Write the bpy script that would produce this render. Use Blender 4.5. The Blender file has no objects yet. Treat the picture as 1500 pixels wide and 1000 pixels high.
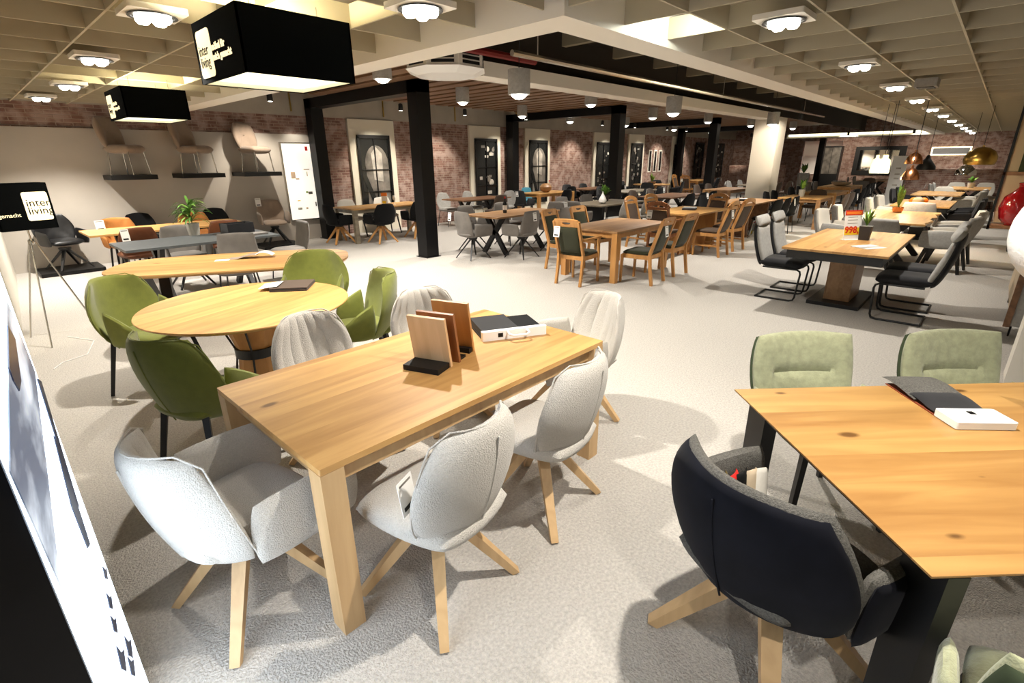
import bpy, bmesh, math, random
import numpy as np
from mathutils import Vector, Matrix
random.seed(7)
scene = bpy.context.scene
COL = scene.collection
PI = math.pi
# ------------------------------------------------------------------ camera
CF, CH = 734.09, 1.75
yaw, pitch, roll = [math.radians(a) for a in (43.16, 19.94, -.558)]
_F = np.array([math.cos(pitch)*math.cos(yaw), math.cos(pitch)*math.sin(yaw), -math.sin(pitch)])
_r = np.cross(_F, [0, 0, 1]); _r /= np.linalg.norm(_r); _u = np.cross(_r, _F)
_R = math.cos(roll)*_r + math.sin(roll)*_u
_U = -math.sin(roll)*_r + math.cos(roll)*_u
cam = bpy.data.cameras.new('camera'); cam.sensor_width = 36.0; cam.lens = 36.0*CF/1500.0
cam.clip_end = 200
cam_o = bpy.data.objects.new('camera', cam); COL.objects.link(cam_o)
M = Matrix.Identity(4)
for i in range(3):
    M[i][0] = _R[i]; M[i][1] = _U[i]; M[i][2] = -_F[i]
M[2][3] = CH
cam_o.matrix_world = M
scene.camera = cam_o
def ray(px, py):
    return _F + _R*(px-750)/CF - _U*(py-500)/CF
def G(px, py, z=0.0):                      # photo pixel -> point on the horizontal plane z
    d = ray(px, py); t = (z-CH)/d[2]
    return (d[0]*t, d[1]*t, z)
# ------------------------------------------------------------------ world, exposure
w = bpy.data.worlds.new('World'); scene.world = w; w.use_nodes = True
w.node_tree.nodes['Background'].inputs[0].default_value = (1.0, .92, .80, 1)
w.node_tree.nodes['Background'].inputs[1].default_value = .07
vs = scene.view_settings
vs.view_transform = 'Standard'; vs.look = 'None'; vs.gamma = 1; vs.use_curve_mapping = False
vs.exposure = 0.84
SPOT = 150.0          # watts of one ceiling lamp
# ------------------------------------------------------------------ materials
MATS = {}
def mat(name, col, rough=.6, metal=0, bump=0, bscale=60, bdist=.004, spec=None, var=0, vscale=8, emit=0, emcol=None, coat=0, sheen=0, trans=0):
    m = bpy.data.materials.new(name); m.use_nodes = True
    nt = m.node_tree; b = nt.nodes['Principled BSDF']
    c = (*col, 1)
    b.inputs['Base Color'].default_value = c
    b.inputs['Roughness'].default_value = rough
    b.inputs['Metallic'].default_value = metal
    if rough >= .5 and not metal: b.inputs['Specular IOR Level'].default_value = .25
    if spec is not None: b.inputs['Specular IOR Level'].default_value = spec
    if coat: b.inputs['Coat Weight'].default_value = coat
    if sheen: b.inputs['Sheen Weight'].default_value = sheen
    if trans: b.inputs['Transmission Weight'].default_value = trans
    if emit:
        b.inputs['Emission Color'].default_value = (*(emcol or col), 1)
        b.inputs['Emission Strength'].default_value = emit
    tc = nt.nodes.new('ShaderNodeTexCoord')
    if var:
        n = nt.nodes.new('ShaderNodeTexNoise'); n.inputs['Scale'].default_value = vscale; n.inputs['Detail'].default_value = 4
        nt.links.new(tc.outputs['Object'], n.inputs['Vector'])
        r = nt.nodes.new('ShaderNodeValToRGB')
        r.color_ramp.elements[0].position = .3; r.color_ramp.elements[1].position = .7
        r.color_ramp.elements[0].color = (*[max(0, x*(1-var)) for x in col], 1)
        r.color_ramp.elements[1].color = (*[min(1, x*(1+var)) for x in col], 1)
        nt.links.new(n.outputs['Fac'], r.inputs['Fac']); nt.links.new(r.outputs['Color'], b.inputs['Base Color'])
    if bump:
        n2 = nt.nodes.new('ShaderNodeTexNoise'); n2.inputs['Scale'].default_value = bscale; n2.inputs['Detail'].default_value = 3
        nt.links.new(tc.outputs['Object'], n2.inputs['Vector'])
        bp = nt.nodes.new('ShaderNodeBump'); bp.inputs['Strength'].default_value = bump; bp.inputs['Distance'].default_value = bdist
        nt.links.new(n2.outputs['Fac'], bp.inputs['Height']); nt.links.new(bp.outputs['Normal'], b.inputs['Normal'])
    MATS[name] = m
    return m
def wood(name, c0, c1, stave=.11, rough=.45, knots=.5, along='X'):
    m = bpy.data.materials.new(name); m.use_nodes = True
    nt = m.node_tree; N = nt.nodes; L = nt.links; b = N['Principled BSDF']
    b.inputs['Roughness'].default_value = rough
    tc = N.new('ShaderNodeTexCoord'); sp = N.new('ShaderNodeSeparateXYZ'); L.new(tc.outputs['Object'], sp.inputs[0])
    ax = {'X': ('X', 'Y'), 'Y': ('Y', 'X'), 'Z': ('Z', 'X')}[along]
    fl = N.new('ShaderNodeMath'); fl.operation = 'DIVIDE'; L.new(sp.outputs[ax[1]], fl.inputs[0]); fl.inputs[1].default_value = stave
    f2 = N.new('ShaderNodeMath'); f2.operation = 'FLOOR'; L.new(fl.outputs[0], f2.inputs[0])
    wn = N.new('ShaderNodeTexWhiteNoise'); wn.noise_dimensions = '1D'; L.new(f2.outputs[0], wn.inputs['W'])
    mp = N.new('ShaderNodeMapping'); s = [14, 14, 14]; s['XYZ'.index(ax[0])] = 1.6
    mp.inputs['Scale'].default_value = s; L.new(tc.outputs['Object'], mp.inputs['Vector'])
    off = N.new('ShaderNodeCombineXYZ'); L.new(wn.outputs['Value'], off.inputs[0]); L.new(wn.outputs['Value'], off.inputs[1])
    ad = N.new('ShaderNodeVectorMath'); ad.operation = 'MULTIPLY_ADD'; L.new(off.outputs[0], ad.inputs[0])
    ad.inputs[1].default_value = (7, 7, 7); L.new(mp.outputs[0], ad.inputs[2])
    n = N.new('ShaderNodeTexNoise'); n.inputs['Scale'].default_value = 1; n.inputs['Detail'].default_value = 6; n.inputs['Distortion'].default_value = .6
    L.new(ad.outputs[0], n.inputs['Vector'])
    mx = N.new('ShaderNodeMath'); mx.operation = 'MULTIPLY_ADD'; L.new(wn.outputs['Value'], mx.inputs[0]); mx.inputs[1].default_value = .35
    L.new(n.outputs['Fac'], mx.inputs[2])
    r = N.new('ShaderNodeValToRGB'); e = r.color_ramp.elements
    e[0].position = .35; e[0].color = (*c0, 1); e[1].position = .95; e[1].color = (*c1, 1)
    L.new(mx.outputs[0], r.inputs['Fac'])
    out = r.outputs['Color']
    if knots:
        k = N.new('ShaderNodeTexVoronoi'); k.inputs['Scale'].default_value = 1.0; k.voronoi_dimensions = '2D'
        mk = N.new('ShaderNodeMapping'); sk = [5.2, 5.2, 5.2]; sk['XYZ'.index(ax[0])] = 2.6
        mk.inputs['Scale'].default_value = sk; L.new(tc.outputs['Object'], mk.inputs['Vector']); L.new(mk.outputs[0], k.inputs['Vector'])
        sc_ = N.new('ShaderNodeSeparateColor'); L.new(k.outputs['Color'], sc_.inputs[0])
        rad = N.new('ShaderNodeMapRange'); L.new(sc_.outputs[0], rad.inputs['Value']); rad.inputs['From Min'].default_value = 1-.5*knots; rad.inputs['From Max'].default_value = 1
        rad.inputs['To Min'].default_value = 0; rad.inputs['To Max'].default_value = .13
        dv = N.new('ShaderNodeMath'); dv.operation = 'SUBTRACT'; L.new(rad.outputs[0], dv.inputs[0]); L.new(k.outputs['Distance'], dv.inputs[1])
        kr = N.new('ShaderNodeValToRGB'); ke = kr.color_ramp.elements
        ke[0].position = 0; ke[0].color = (0, 0, 0, 1); ke[1].position = .06; ke[1].color = (.9, .9, .9, 1)
        L.new(dv.outputs[0], kr.inputs['Fac'])
        mm = N.new('ShaderNodeMixRGB'); L.new(kr.outputs['Color'], mm.inputs[0]); L.new(out, mm.inputs[1])
        mm.inputs[2].default_value = (c0[0]*.35, c0[1]*.3, c0[2]*.25, 1); out = mm.outputs[0]
    L.new(out, b.inputs['Base Color'])
    MATS[name] = m
    return m
wood('oak', (.37, .185, .055), (.62, .36, .125), knots=.35)
wood('oak_knotty', (.27, .130, .036), (.48, .275, .090), stave=.16, knots=1, rough=.35)
wood('oak_pale', (.44, .27, .12), (.64, .43, .22), stave=3, knots=0, along='Z')
wood('oak_frame', (.40, .18, .05), (.62, .32, .10), stave=3, knots=0, along='Z')
wood('oak_brown', (.22, .11, .045), (.42, .24, .11), stave=.12, knots=.3)
wood('walnut', (.12, .055, .025), (.28, .14, .07), stave=.14, knots=.2)
wood('cherry', (.20, .065, .02), (.38, .15, .05), stave=3, knots=0, along='Z')
wood('grey_oak', (.14, .115, .08), (.30, .25, .18), stave=.12, knots=.3)
wood('slat_wood', (.13, .065, .03), (.27, .145, .075), stave=3, knots=.2, along='Y')
wood('beech', (.55, .33, .16), (.74, .50, .28), stave=.07, knots=0, along='Z')
mat('carpet', (.49, .46, .42), .95, bump=1.0, bscale=110, bdist=.012, var=.16, vscale=70)
mat('boucle', (.58, .545, .49), .95, bump=1, bscale=210, bdist=.007, var=.08, vscale=150, sheen=.3)
mat('green', (.15, .165, .028), .8, bump=.25, bscale=200, var=.08, vscale=20, sheen=.25)
mat('pale_green', (.30, .31, .19), .9, bump=.6, bscale=120, var=.14, vscale=30, sheen=.3)
mat('dark_green', (.045, .06, .03), .85)
mat('nubuck', (.005, .0055, .0095), .85, var=.25, vscale=9, sheen=.03, spec=.12)
mat('grey_melange', (.10, .095, .085), .95, bump=1, bscale=220, var=.35, vscale=160)
mat('charcoal', (.013, .013, .015), .85, sheen=.15, var=.15)
mat('black_fabric', (.006, .006, .0065), .85, sheen=.05, spec=.12)
mat('black_leather', (.006, .006, .0065), .42)
mat('grey_fabric', (.155, .14, .125), .9, sheen=.2, var=.1)
mat('light_grey', (.34, .33, .31), .9, bump=.3, bscale=120, var=.1, vscale=30)
mat('cream_fabric', (.58, .55, .49), .9, bump=.3, bscale=120)
mat('taupe', (.27, .205, .155), .85, sheen=.25, var=.08)
mat('brown_leather', (.11, .035, .012), .5, var=.15)
mat('cognac', (.40, .16, .04), .5, var=.12)
mat('moss', (.028, .030, .012), .85, sheen=.15)
mat('mocha', (.075, .05, .035), .85, sheen=.1)
mat('teal', (.06, .22, .30), .8)
mat('black_metal', (.005, .005, .0055), .42)
mat('pillar_black', (.003, .003, .0035), .45, spec=.25)
mat('steel', (.55, .53, .50), .25, 1)
mat('chrome', (.8, .8, .8), .08, 1)
mat('brass', (.55, .36, .10), .28, 1)
mat('copper', (.60, .26, .12), .25, 1)
mat('white_paint', (.78, .74, .66), .6)
mat('white_plastic', (.80, .80, .78), .35)
mat('ivory', (.74, .69, .57), .7)
mat('grid_paint', (.46, .41, .30), .7)
mat('slab_paint', (.24, .205, .145), .8)
mat('dark_slab', (.040, .032, .025), .9)
mat('wall_grey', (.46, .42, .37), .85, var=.03, vscale=3)
mat('plaster', (.42, .38, .32), .85, var=.10, vscale=2)
mat('cream_wall', (.66, .62, .54), .8)
mat('black_board', (.006, .006, .006), .5)
mat('paper', (.82, .81, .78), .6)
mat('red_glaze', (.30, .006, .01), .12, coat=.5)
mat('red', (.62, .025, .02), .5)
mat('yellow_print', (.85, .60, .03), .5)
mat('orange_print', (.80, .22, .03), .5)
mat('leaf', (.085, .20, .03), .5, var=.3, vscale=30)
mat('leaf_light', (.22, .38, .07), .5, var=.3, vscale=30)
mat('pot_dark', (.035, .03, .028), .5)
mat('pot_stone', (.42, .40, .35), .8, bump=.4, bscale=30)
mat('soil', (.03, .02, .013), .95)
mat('ceramic_top', (.075, .082, .085), .45, var=.15, vscale=20)
mat('lamp_black', (.0025, .003, .003), .95, spec=.03)
mat('glow_white', (1, 1, .92), .5, emit=9, emcol=(1, .97, .86))
mat('glow_inside', (.85, .85, .70), .6, emit=.85, emcol=(1, 1, .72))
mat('glow_logo', (.9, .8, .5), .6, emit=.62, emcol=(1, .84, .50))
mat('glow_shade', (.95, .92, .6), .5, emit=.75, emcol=(1, .95, .55))
mat('glow_copper', (1, .5, .2), .5, emit=4, emcol=(1, .55, .22))
mat('glow_cove', (1, .9, .6), .5, emit=1.6, emcol=(1, .93, .62))
mat('sconce_face', (.22, .22, .22), .6, emit=.02, emcol=(1, 1, 1))
mat('mirror', (.75, .75, .72), .03, 1)
mat('photo_dark', (.012, .013, .013), .25)
mat('photo_mid', (.16, .145, .125), .4, var=.5, vscale=4)
mat('photo_light', (.45, .42, .37), .4, var=.35, vscale=5)
mat('stone_ball', (.62, .62, .61), .6, bump=.6, bscale=90)
mat('clear_stand', (.36, .26, .17), .2)
mat('rust', (.22, .05, .02), .8)
mat('olive', (.10, .075, .02), .8)
mat('sand', (.50, .40, .28), .8)
mat('red_pipe', (.16, .012, .01), .5)
# brick walls: courses as a procedural texture (three pixels high in the photograph)
def brick_mat(name, axis):
    m = bpy.data.materials.new(name); m.use_nodes = True
    nt = m.node_tree; N = nt.nodes; L = nt.links; b = N['Principled BSDF']; b.inputs['Roughness'].default_value = .9
    tc = N.new('ShaderNodeTexCoord'); sp = N.new('ShaderNodeSeparateXYZ'); L.new(tc.outputs['Object'], sp.inputs[0])
    cb = N.new('ShaderNodeCombineXYZ'); L.new(sp.outputs[axis], cb.inputs[0]); L.new(sp.outputs['Z'], cb.inputs[1])
    br = N.new('ShaderNodeTexBrick'); L.new(cb.outputs[0], br.inputs['Vector'])
    br.inputs['Scale'].default_value = 1; br.inputs['Brick Width'].default_value = .23; br.inputs['Row Height'].default_value = .062
    br.inputs['Mortar Size'].default_value = .008; br.inputs['Mortar Smooth'].default_value = .4
    br.inputs['Color1'].default_value = (.17, .085, .065, 1); br.inputs['Color2'].default_value = (.30, .17, .135, 1)
    br.inputs['Mortar'].default_value = (.36, .27, .22, 1); br.inputs['Bias'].default_value = -.1
    n = N.new('ShaderNodeTexNoise'); n.inputs['Scale'].default_value = 5; n.inputs['Detail'].default_value = 7; L.new(cb.outputs[0], n.inputs['Vector'])
    r = N.new('ShaderNodeValToRGB'); r.color_ramp.elements[0].position = .44; r.color_ramp.elements[1].position = .60
    r.color_ramp.elements[0].color = (0, 0, 0, 1); r.color_ramp.elements[1].color = (.6, .6, .6, 1)
    L.new(n.outputs['Fac'], r.inputs['Fac'])
    mx = N.new('ShaderNodeMixRGB'); L.new(r.outputs['Color'], mx.inputs[0]); L.new(br.outputs['Color'], mx.inputs[1]); mx.inputs[2].default_value = (.48, .37, .32, 1)
    L.new(mx.outputs[0], b.inputs['Base Color'])
    bp = N.new('ShaderNodeBump'); bp.inputs['Strength'].default_value = .7; bp.inputs['Distance'].default_value = .02; bp.invert = True
    L.new(br.outputs['Fac'], bp.inputs['Height']); L.new(bp.outputs['Normal'], b.inputs['Normal'])
    MATS[name] = m
brick_mat('brick_x', 'X'); brick_mat('brick_y', 'Y')
# backlit print of the light box: pale print, streaks and dark chair shapes in its own surface coordinates
def print_mat():
    m = bpy.data.materials.new('backlit_print'); m.use_nodes = True
    nt = m.node_tree; N = nt.nodes; L = nt.links; b = N['Principled BSDF']
    tc = N.new('ShaderNodeTexCoord'); mp = N.new('ShaderNodeMapping'); mp.inputs['Scale'].default_value = (1, 1.2, 3.2); L.new(tc.outputs['Object'], mp.inputs[0])
    n = N.new('ShaderNodeTexNoise'); n.inputs['Scale'].default_value = 2.6; n.inputs['Detail'].default_value = 5; L.new(mp.outputs[0], n.inputs['Vector'])
    sp = N.new('ShaderNodeSeparateXYZ'); L.new(tc.outputs['Object'], sp.inputs[0])
    mr = N.new('ShaderNodeMapRange'); mr.inputs['From Min'].default_value = .75; mr.inputs['From Max'].default_value = 1.15
    mr.inputs['To Min'].default_value = .32; mr.inputs['To Max'].default_value = -.06; L.new(sp.outputs['Z'], mr.inputs['Value'])
    ad = N.new('ShaderNodeMath'); ad.operation = 'ADD'; L.new(n.outputs['Fac'], ad.inputs[0]); L.new(mr.outputs[0], ad.inputs[1])
    r = N.new('ShaderNodeValToRGB'); e = r.color_ramp.elements
    e[0].position = .36; e[0].color = (.12, .15, .22, 1); e[1].position = .62; e[1].color = (.80, .88, 1, 1)
    L.new(ad.outputs[0], r.inputs['Fac']); L.new(r.outputs['Color'], b.inputs['Emission Color']); b.inputs['Emission Strength'].default_value = .55
    L.new(r.outputs['Color'], b.inputs['Base Color']); b.inputs['Roughness'].default_value = .3
    MATS['backlit_print'] = m
print_mat()
mat('print_dark', (.02, .03, .07), .3, emit=.04, emcol=(.1, .15, .4))
mat('print_warm', (.8, .75, .66), .4, emit=.42, emcol=(1, .96, .86))
mat('print_tan', (.5, .36, .25), .4, emit=.06, emcol=(.8, .55, .38))
# ------------------------------------------------------------------ mesh helpers
class MB:
    def __init__(s): s.v = []; s.f = []
    def quadbox(s, a, b):
        # a, b: two rings of 4 points
        n = len(s.v); s.v += [tuple(p) for p in a] + [tuple(p) for p in b]
        s.f += [(n+3, n+2, n+1, n), (n+4, n+5, n+6, n+7)] + [(n+i, n+(i+1) % 4, n+4+(i+1) % 4, n+4+i) for i in range(4)]
        return s
    def box(s, x0, x1, y0, y1, z0, z1):
        return s.quadbox([(x0, y0, z0), (x1, y0, z0), (x1, y1, z0), (x0, y1, z0)], [(x0, y0, z1), (x1, y0, z1), (x1, y1, z1), (x0, y1, z1)])
    def cbox(s, c, d): return s.box(c[0]-d[0]/2, c[0]+d[0]/2, c[1]-d[1]/2, c[1]+d[1]/2, c[2]-d[2]/2, c[2]+d[2]/2)
    def bar(s, p0, p1, w0, w1=None, d0=None, d1=None, up=(0, 0, 1)):
        p0 = Vector(p0); p1 = Vector(p1); w1 = w1 or w0; d0 = d0 or w0; d1 = d1 or (w1 if d0 == w0 else d0)
        t = (p1-p0).normalized(); u = Vector(up)
        if abs(t.dot(u)) > .98: u = Vector((1, 0, 0))
        a = t.cross(u).normalized(); b = a.cross(t).normalized()
        def ring(p, w, d): return [p-a*w/2-b*d/2, p+a*w/2-b*d/2, p+a*w/2+b*d/2, p-a*w/2+b*d/2]
        return s.quadbox(ring(p0, w0, d0), ring(p1, w1, d1))
    def tube(s, pts, r, n=8, closed=False):
        pts = [Vector(p) for p in pts]; N = len(pts); base = len(s.v); a = None
        rs = r if isinstance(r, (list, tuple)) else [r]*N
        for i, p in enumerate(pts):
            if closed: t = (pts[(i+1) % N]-pts[i-1]).normalized()
            else: t = (pts[min(i+1, N-1)]-pts[max(i-1, 0)]).normalized()
            if a is None:
                a = t.cross(Vector((0, 0, 1)) if abs(t.z) < .95 else Vector((1, 0, 0))).normalized()
            else:
                a = (a-t*a.dot(t)).normalized()
            b = t.cross(a)
            for k in range(n):
                q = p+(a*math.cos(2*PI*k/n)+b*math.sin(2*PI*k/n))*rs[i]; s.v.append(tuple(q))
        M2 = N if closed else N-1
        for i in range(M2):
            j = (i+1) % N
            for k in range(n):
                s.f.append((base+i*n+k, base+i*n+(k+1) % n, base+j*n+(k+1) % n, base+j*n+k))
        if not closed:
            s.f.append(tuple(base+k for k in range(n-1, -1, -1))); s.f.append(tuple(base+(N-1)*n+k for k in range(n)))
        return s
    def lathe(s, prof, n=20, c=(0, 0, 0), caps=True):
        base = len(s.v)
        for r, z in prof:
            for k in range(n): s.v.append((c[0]+r*math.cos(2*PI*k/n), c[1]+r*math.sin(2*PI*k/n), c[2]+z))
        for i in range(len(prof)-1):
            for k in range(n): s.f.append((base+i*n+k, base+i*n+(k+1) % n, base+(i+1)*n+(k+1) % n, base+(i+1)*n+k))
        if caps:
            s.f.append(tuple(base+k for k in range(n-1, -1, -1))); s.f.append(tuple(base+(len(prof)-1)*n+k for k in range(n)))
        return s
    def prism(s, poly, z0, z1, bev=0):
        n = len(poly); base = len(s.v)
        rings = [(z0, bev), (z0+bev, 0), (z1, 0)] if bev else [(z0, 0), (z1, 0)]
        cx = sum(p[0] for p in poly)/n; cy = sum(p[1] for p in poly)/n
        for z, e in rings:
            for x, y in poly:
                d = math.hypot(x-cx, y-cy) or 1
                s.v.append((x-(x-cx)/d*e, y-(y-cy)/d*e, z))
        for i in range(len(rings)-1):
            for k in range(n): s.f.append((base+i*n+k, base+i*n+(k+1) % n, base+(i+1)*n+(k+1) % n, base+(i+1)*n+k))
        s.f.append(tuple(base+k for k in range(n-1, -1, -1))); s.f.append(tuple(base+(len(rings)-1)*n+k for k in range(n)))
        return s
    def pad(s, fn, T, nu=14, nv=12, c=.35, pe=5, mod=None, flat=0):
        # upholstered pad: fn(u,v) mid surface, thickness T falling to a rounded rim; flat>0 keeps one side flatter
        us = [math.sin(PI/2*(-1+2*i/nu)) for i in range(nu+1)]; vv = [math.sin(PI/2*(-1+2*j/nv)) for j in range(nv+1)]
        def mp(u, v): return u*math.sqrt(1-c*v*v/2), v*math.sqrt(1-c*u*u/2)
        P = {}
        def pt(u, v): return Vector(fn(*mp(u, v)))
        idx = {}; bk = {}
        e = 1e-3
        for i, u in enumerate(us):
            for j, v in enumerate(vv):
                p = pt(u, v)
                if i in (0, nu) or j in (0, nv):
                    idx[i, j] = bk[i, j] = len(s.v); s.v.append(tuple(p)); continue
                du = pt(min(1, u+e), v)-pt(max(-1, u-e), v); dv = pt(u, min(1, v+e))-pt(u, max(-1, v-e))
                nrm = du.cross(dv).normalized()
                h = T/2*(1-abs(u)**pe)**.5*(1-abs(v)**pe)**.5
                m = mod(u, v) if mod else 1
                idx[i, j] = len(s.v); s.v.append(tuple(p+nrm*h*m)); bk[i, j] = len(s.v); s.v.append(tuple(p-nrm*h*(1-flat)))
        for i in range(nu):
            for j in range(nv):
                s.f.append((idx[i, j], idx[i+1, j], idx[i+1, j+1], idx[i, j+1]))
                s.f.append((bk[i, j+1], bk[i+1, j+1], bk[i+1, j], bk[i, j]))
        return s
    def mesh(s, name, smooth=True):
        me = bpy.data.meshes.new(name); me.from_pydata(s.v, [], s.f); me.validate(); me.update()
        if smooth:
            bm = bmesh.new(); bm.from_mesh(me)
            bmesh.ops.remove_doubles(bm, verts=bm.verts, dist=1e-5)
            bmesh.ops.recalc_face_normals(bm, faces=bm.faces)
            for f in bm.faces: f.smooth = True
            for ed in bm.edges:
                if len(ed.link_faces) == 2 and ed.calc_face_angle(0) > .7: ed.smooth = False
            bm.to_mesh(me); bm.free()
        return me
def link(o, parent=None):
    COL.objects.link(o)
    if parent is not None: o.parent = parent
    return o
def obj(name, mb, m, parent=None, smooth=True):
    me = mb.mesh(name, smooth) if isinstance(mb, MB) else mb
    if not me.materials: me.materials.append(MATS[m])
    return link(bpy.data.objects.new(name, me), parent)
def tag(o, label, cat, group=None):
    o['label'] = label; o['category'] = cat
    if group: o['group'] = group
    return o
def thing(name, label, cat, loc=(0, 0, 0), rz=0, group=None):
    o = bpy.data.objects.new(name, None); COL.objects.link(o); o.empty_display_size = .1
    o.location = loc; o.rotation_euler = (0, 0, math.radians(rz))
    return tag(o, label, cat, group)
def struct(name, mb, m, smooth=False):
    o = obj(name, mb, m, None, smooth); o['kind'] = 'structure'; return o
def box(x0, x1, y0, y1, z0, z1): return MB().box(x0, x1, y0, y1, z0, z1)
def copy_tree(o, parent=None):
    c = o.copy(); COL.objects.link(c); c.parent = parent
    for ch in list(o.children): copy_tree(ch, c)
    return c
def text_mesh(body, size, name='lettering', depth=.001, bold=0, align='LEFT', spacing=1.0):
    cu = bpy.data.curves.new(name, 'FONT'); cu.body = body; cu.size = size; cu.extrude = depth; cu.align_x = align; cu.offset = bold
    cu.space_line = spacing; cu.resolution_u = 3
    o = bpy.data.objects.new(name, cu); COL.objects.link(o)
    dg = bpy.context.evaluated_depsgraph_get(); me = bpy.data.meshes.new_from_object(o.evaluated_get(dg))
    bpy.data.objects.remove(o); bpy.data.curves.remove(cu); return me
def put_text(body, size, m, parent, loc, rot, name='lettering', **k):
    me = text_mesh(body, size, name, **k); me.materials.clear(); me.materials.append(MATS[m])
    o = link(bpy.data.objects.new(name, me), parent); o.location = loc; o.rotation_euler = rot; return o
def rrect(w, h, r, n=5):
    P = []
    for cx, cy, a in ((w/2-r, h/2-r, 0), (-w/2+r, h/2-r, 90), (-w/2+r, -h/2+r, 180), (w/2-r, -h/2+r, 270)):
        for i in range(n+1):
            t = math.radians(a+90*i/n); P.append((cx+r*math.cos(t), cy+r*math.sin(t)))
    return P
# ================================================================== STRUCTURE
WY = 11.95                                   # brick wall plane
struct('floor', box(-6, 40, -6, 12.2, -.1, 0), 'carpet')
struct('ceiling', box(-6, 3.05, -6, 12.2, 2.96, 3.02).box(3.05, 33, -6, 2.36, 2.96, 3.02), 'slab_paint')
struct('ceiling_dark', box(3.05, 36.1, 2.36, 12.2, 3.5, 3.6), 'dark_slab')
ceil_grid = bpy.data.objects['ceiling']
Z0, Z1 = 2.70, 2.86
def slat(x0, x1, y0, y1): obj('grid_blade', box(x0, x1, y0, y1, Z0, Z1), 'grid_paint', ceil_grid, False)
XS = [1.0+.70*k for k in range(-3, 44)]; YS = [.50+.68*k for k in range(-4, 17)]
for y in YS:
    if y < 2.3: slat(-1.5, 31.9, y-.008, y+.008)
    elif y < 11.9: slat(-.4, 3.05, y-.008, y+.008)
for x in XS:
    if x < 3.0: slat(x-.008, x+.008, -2.6, 11.9)
    elif x < 31.9: slat(x-.008, x+.008, -2.6, 2.36)
# white bulkhead that edges the blade ceiling
struct('trim_1', box(3.05, 3.37, 2.36, 11.94, 2.64, 3.5).box(3.37, 31, 2.36, 2.66, 2.64, 3.5), 'white_paint')
struct('trim_4', box(4.6, 31, 5.43, 5.448, 2.92, 3.5), 'dark_slab')
struct('trim_2', box(4.95, 16.2, 5.10, 5.448, 2.75, 2.92), 'white_paint')      # cream downstand beam
struct('wall_back', box(.2, 33, WY, WY+.15, 0, 2.72), 'brick_x')
struct('wall_back_upper', box(.2, 33, WY-.02, WY+.15, 2.72, 3.5), 'plaster')
struct('wall_back_panel', box(.3, 6.0, WY-.06, WY, 0, 2.33), 'wall_grey')
wl = MB().prism([(-.117, 3.12), (.39, WY), (.25, WY), (-.257, 3.12)], 0, 2.70)
struct('wall_left', wl, 'cream_wall')
struct('wall_right', box(5.75, 33, -1.45, -1.3, 0, 2.70), 'cream_wall')
struct('wall_right_stub', box(5.45, 5.75, -3, -.38, 0, 2.70), 'white_paint')
we = MB().box(32, 32.15, -1.4, 6.45, 0, 3.5).box(32, 32.15, 8.25, 12, 0, 3.5).box(32, 32.15, 6.45, 8.25, 0, .86).box(32, 32.15, 6.45, 8.25, 2.53, 3.5)
struct('wall_end', we, 'brick_y')
struct('wall_end_room', box(36, 36.1, 4, 11, 0, 3.5).box(32.15, 36, 3.9, 4, 0, 3.5), 'cream_wall')
struct('trim_3', box(29.6, 30, 2.66, 8.5, 2.62, 2.80), 'white_paint')
cove = obj('cove_light', box(29.56, 29.6, 2.8, 8.4, 2.70, 2.80), 'glow_cove'); tag(cove, 'long warm glowing cove strip above the far end of the hall', 'cove light')
# dark roof above the open strip: joists, grey pipe, red pipe
for k in range(9):
    x = 5.2+1.35*k
    o = obj('roof_joist', box(x, x+.10, 2.7, 5.1, 3.28, 3.5), 'slab_paint', bpy.data.objects['ceiling_dark'], False)
pipe = obj('ceiling_pipe', MB().tube([(4.6, 3.9, 2.76), (4.6, 3.9, 3.5)], .006, 6).tube([(9.6, 3.9, 2.76), (9.6, 3.9, 3.5)], .006, 6).tube([(14.6, 3.9, 2.76), (14.6, 3.9, 3.5)], .006, 6).tube([(4.2, 3.9, 2.76), (16.5, 3.9, 2.76)], .03), 'steel'); tag(pipe, 'long grey conduit pipe running under the dark roof', 'pipe')
pipe2 = obj('sprinkler_pipe', MB().tube([(4.2, 4.62, 2.90), (4.2, 4.62, 3.5)], .006, 6).tube([(3.4, 4.62, 2.90), (5.4, 4.62, 2.90)], .04), 'red_pipe'); tag(pipe2, 'dark red sprinkler pipe under the dark roof beside the cream beam', 'pipe')
# wooden slat ceiling towards the brick wall
slat_root = bpy.data.objects['ceiling_dark']
sm = None
for k in range(56):
    x = 3.6+.42*k
    if sm is None: sm = box(-.14, .14, 0, 5.5, 0, .10).mesh('ceiling_slat', False); sm.materials.append(MATS['slat_wood'])
    o = link(bpy.data.objects.new('ceiling_slat', sm), slat_root); o.location = (x, 5.45 if x > 4.9 else 5.9, 3.06)
# black steel portals
def post(x, y):
    mb = MB().box(x-.15, x+.15, y-.15, y-.125, 0, 3.28).box(x-.15, x+.15, y+.125, y+.15, 0, 3.28).box(x-.02, x+.02, y-.125, y+.125, 0, 3.28)
    mb = MB().box(x-.14, x+.14, y-.14, y+.14, 0, 3.05)
    return mb
PORT = ((6.0, 'beside the open aisle and the white ceiling unit'), (12.55, 'between the vase table and the brick wall'), (18.9, 'behind the dark dining groups'), (24.4, 'near the far end of the brick wall'))
for x, wtxt in PORT:
    t = thing('steel_portal', 'black steel portal frame '+wtxt, 'steel frame', (x, 9.7, 0), 0, 'black steel portals')
    for y in (7.82, 11.66):
        p = obj('post', box(-.14, .14, y-9.7-.14, y-9.7+.14, 0, 3.05), 'pillar_black', t, False)
        obj('base_plate', box(-.17, .17, y-9.7-.17, y-9.7+.17, 0, .012), 'pillar_black', p, False)
    obj('beam', box(-.14, .14, -2.02, 2.10, 2.86, 3.058), 'pillar_black', t, False)
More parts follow.
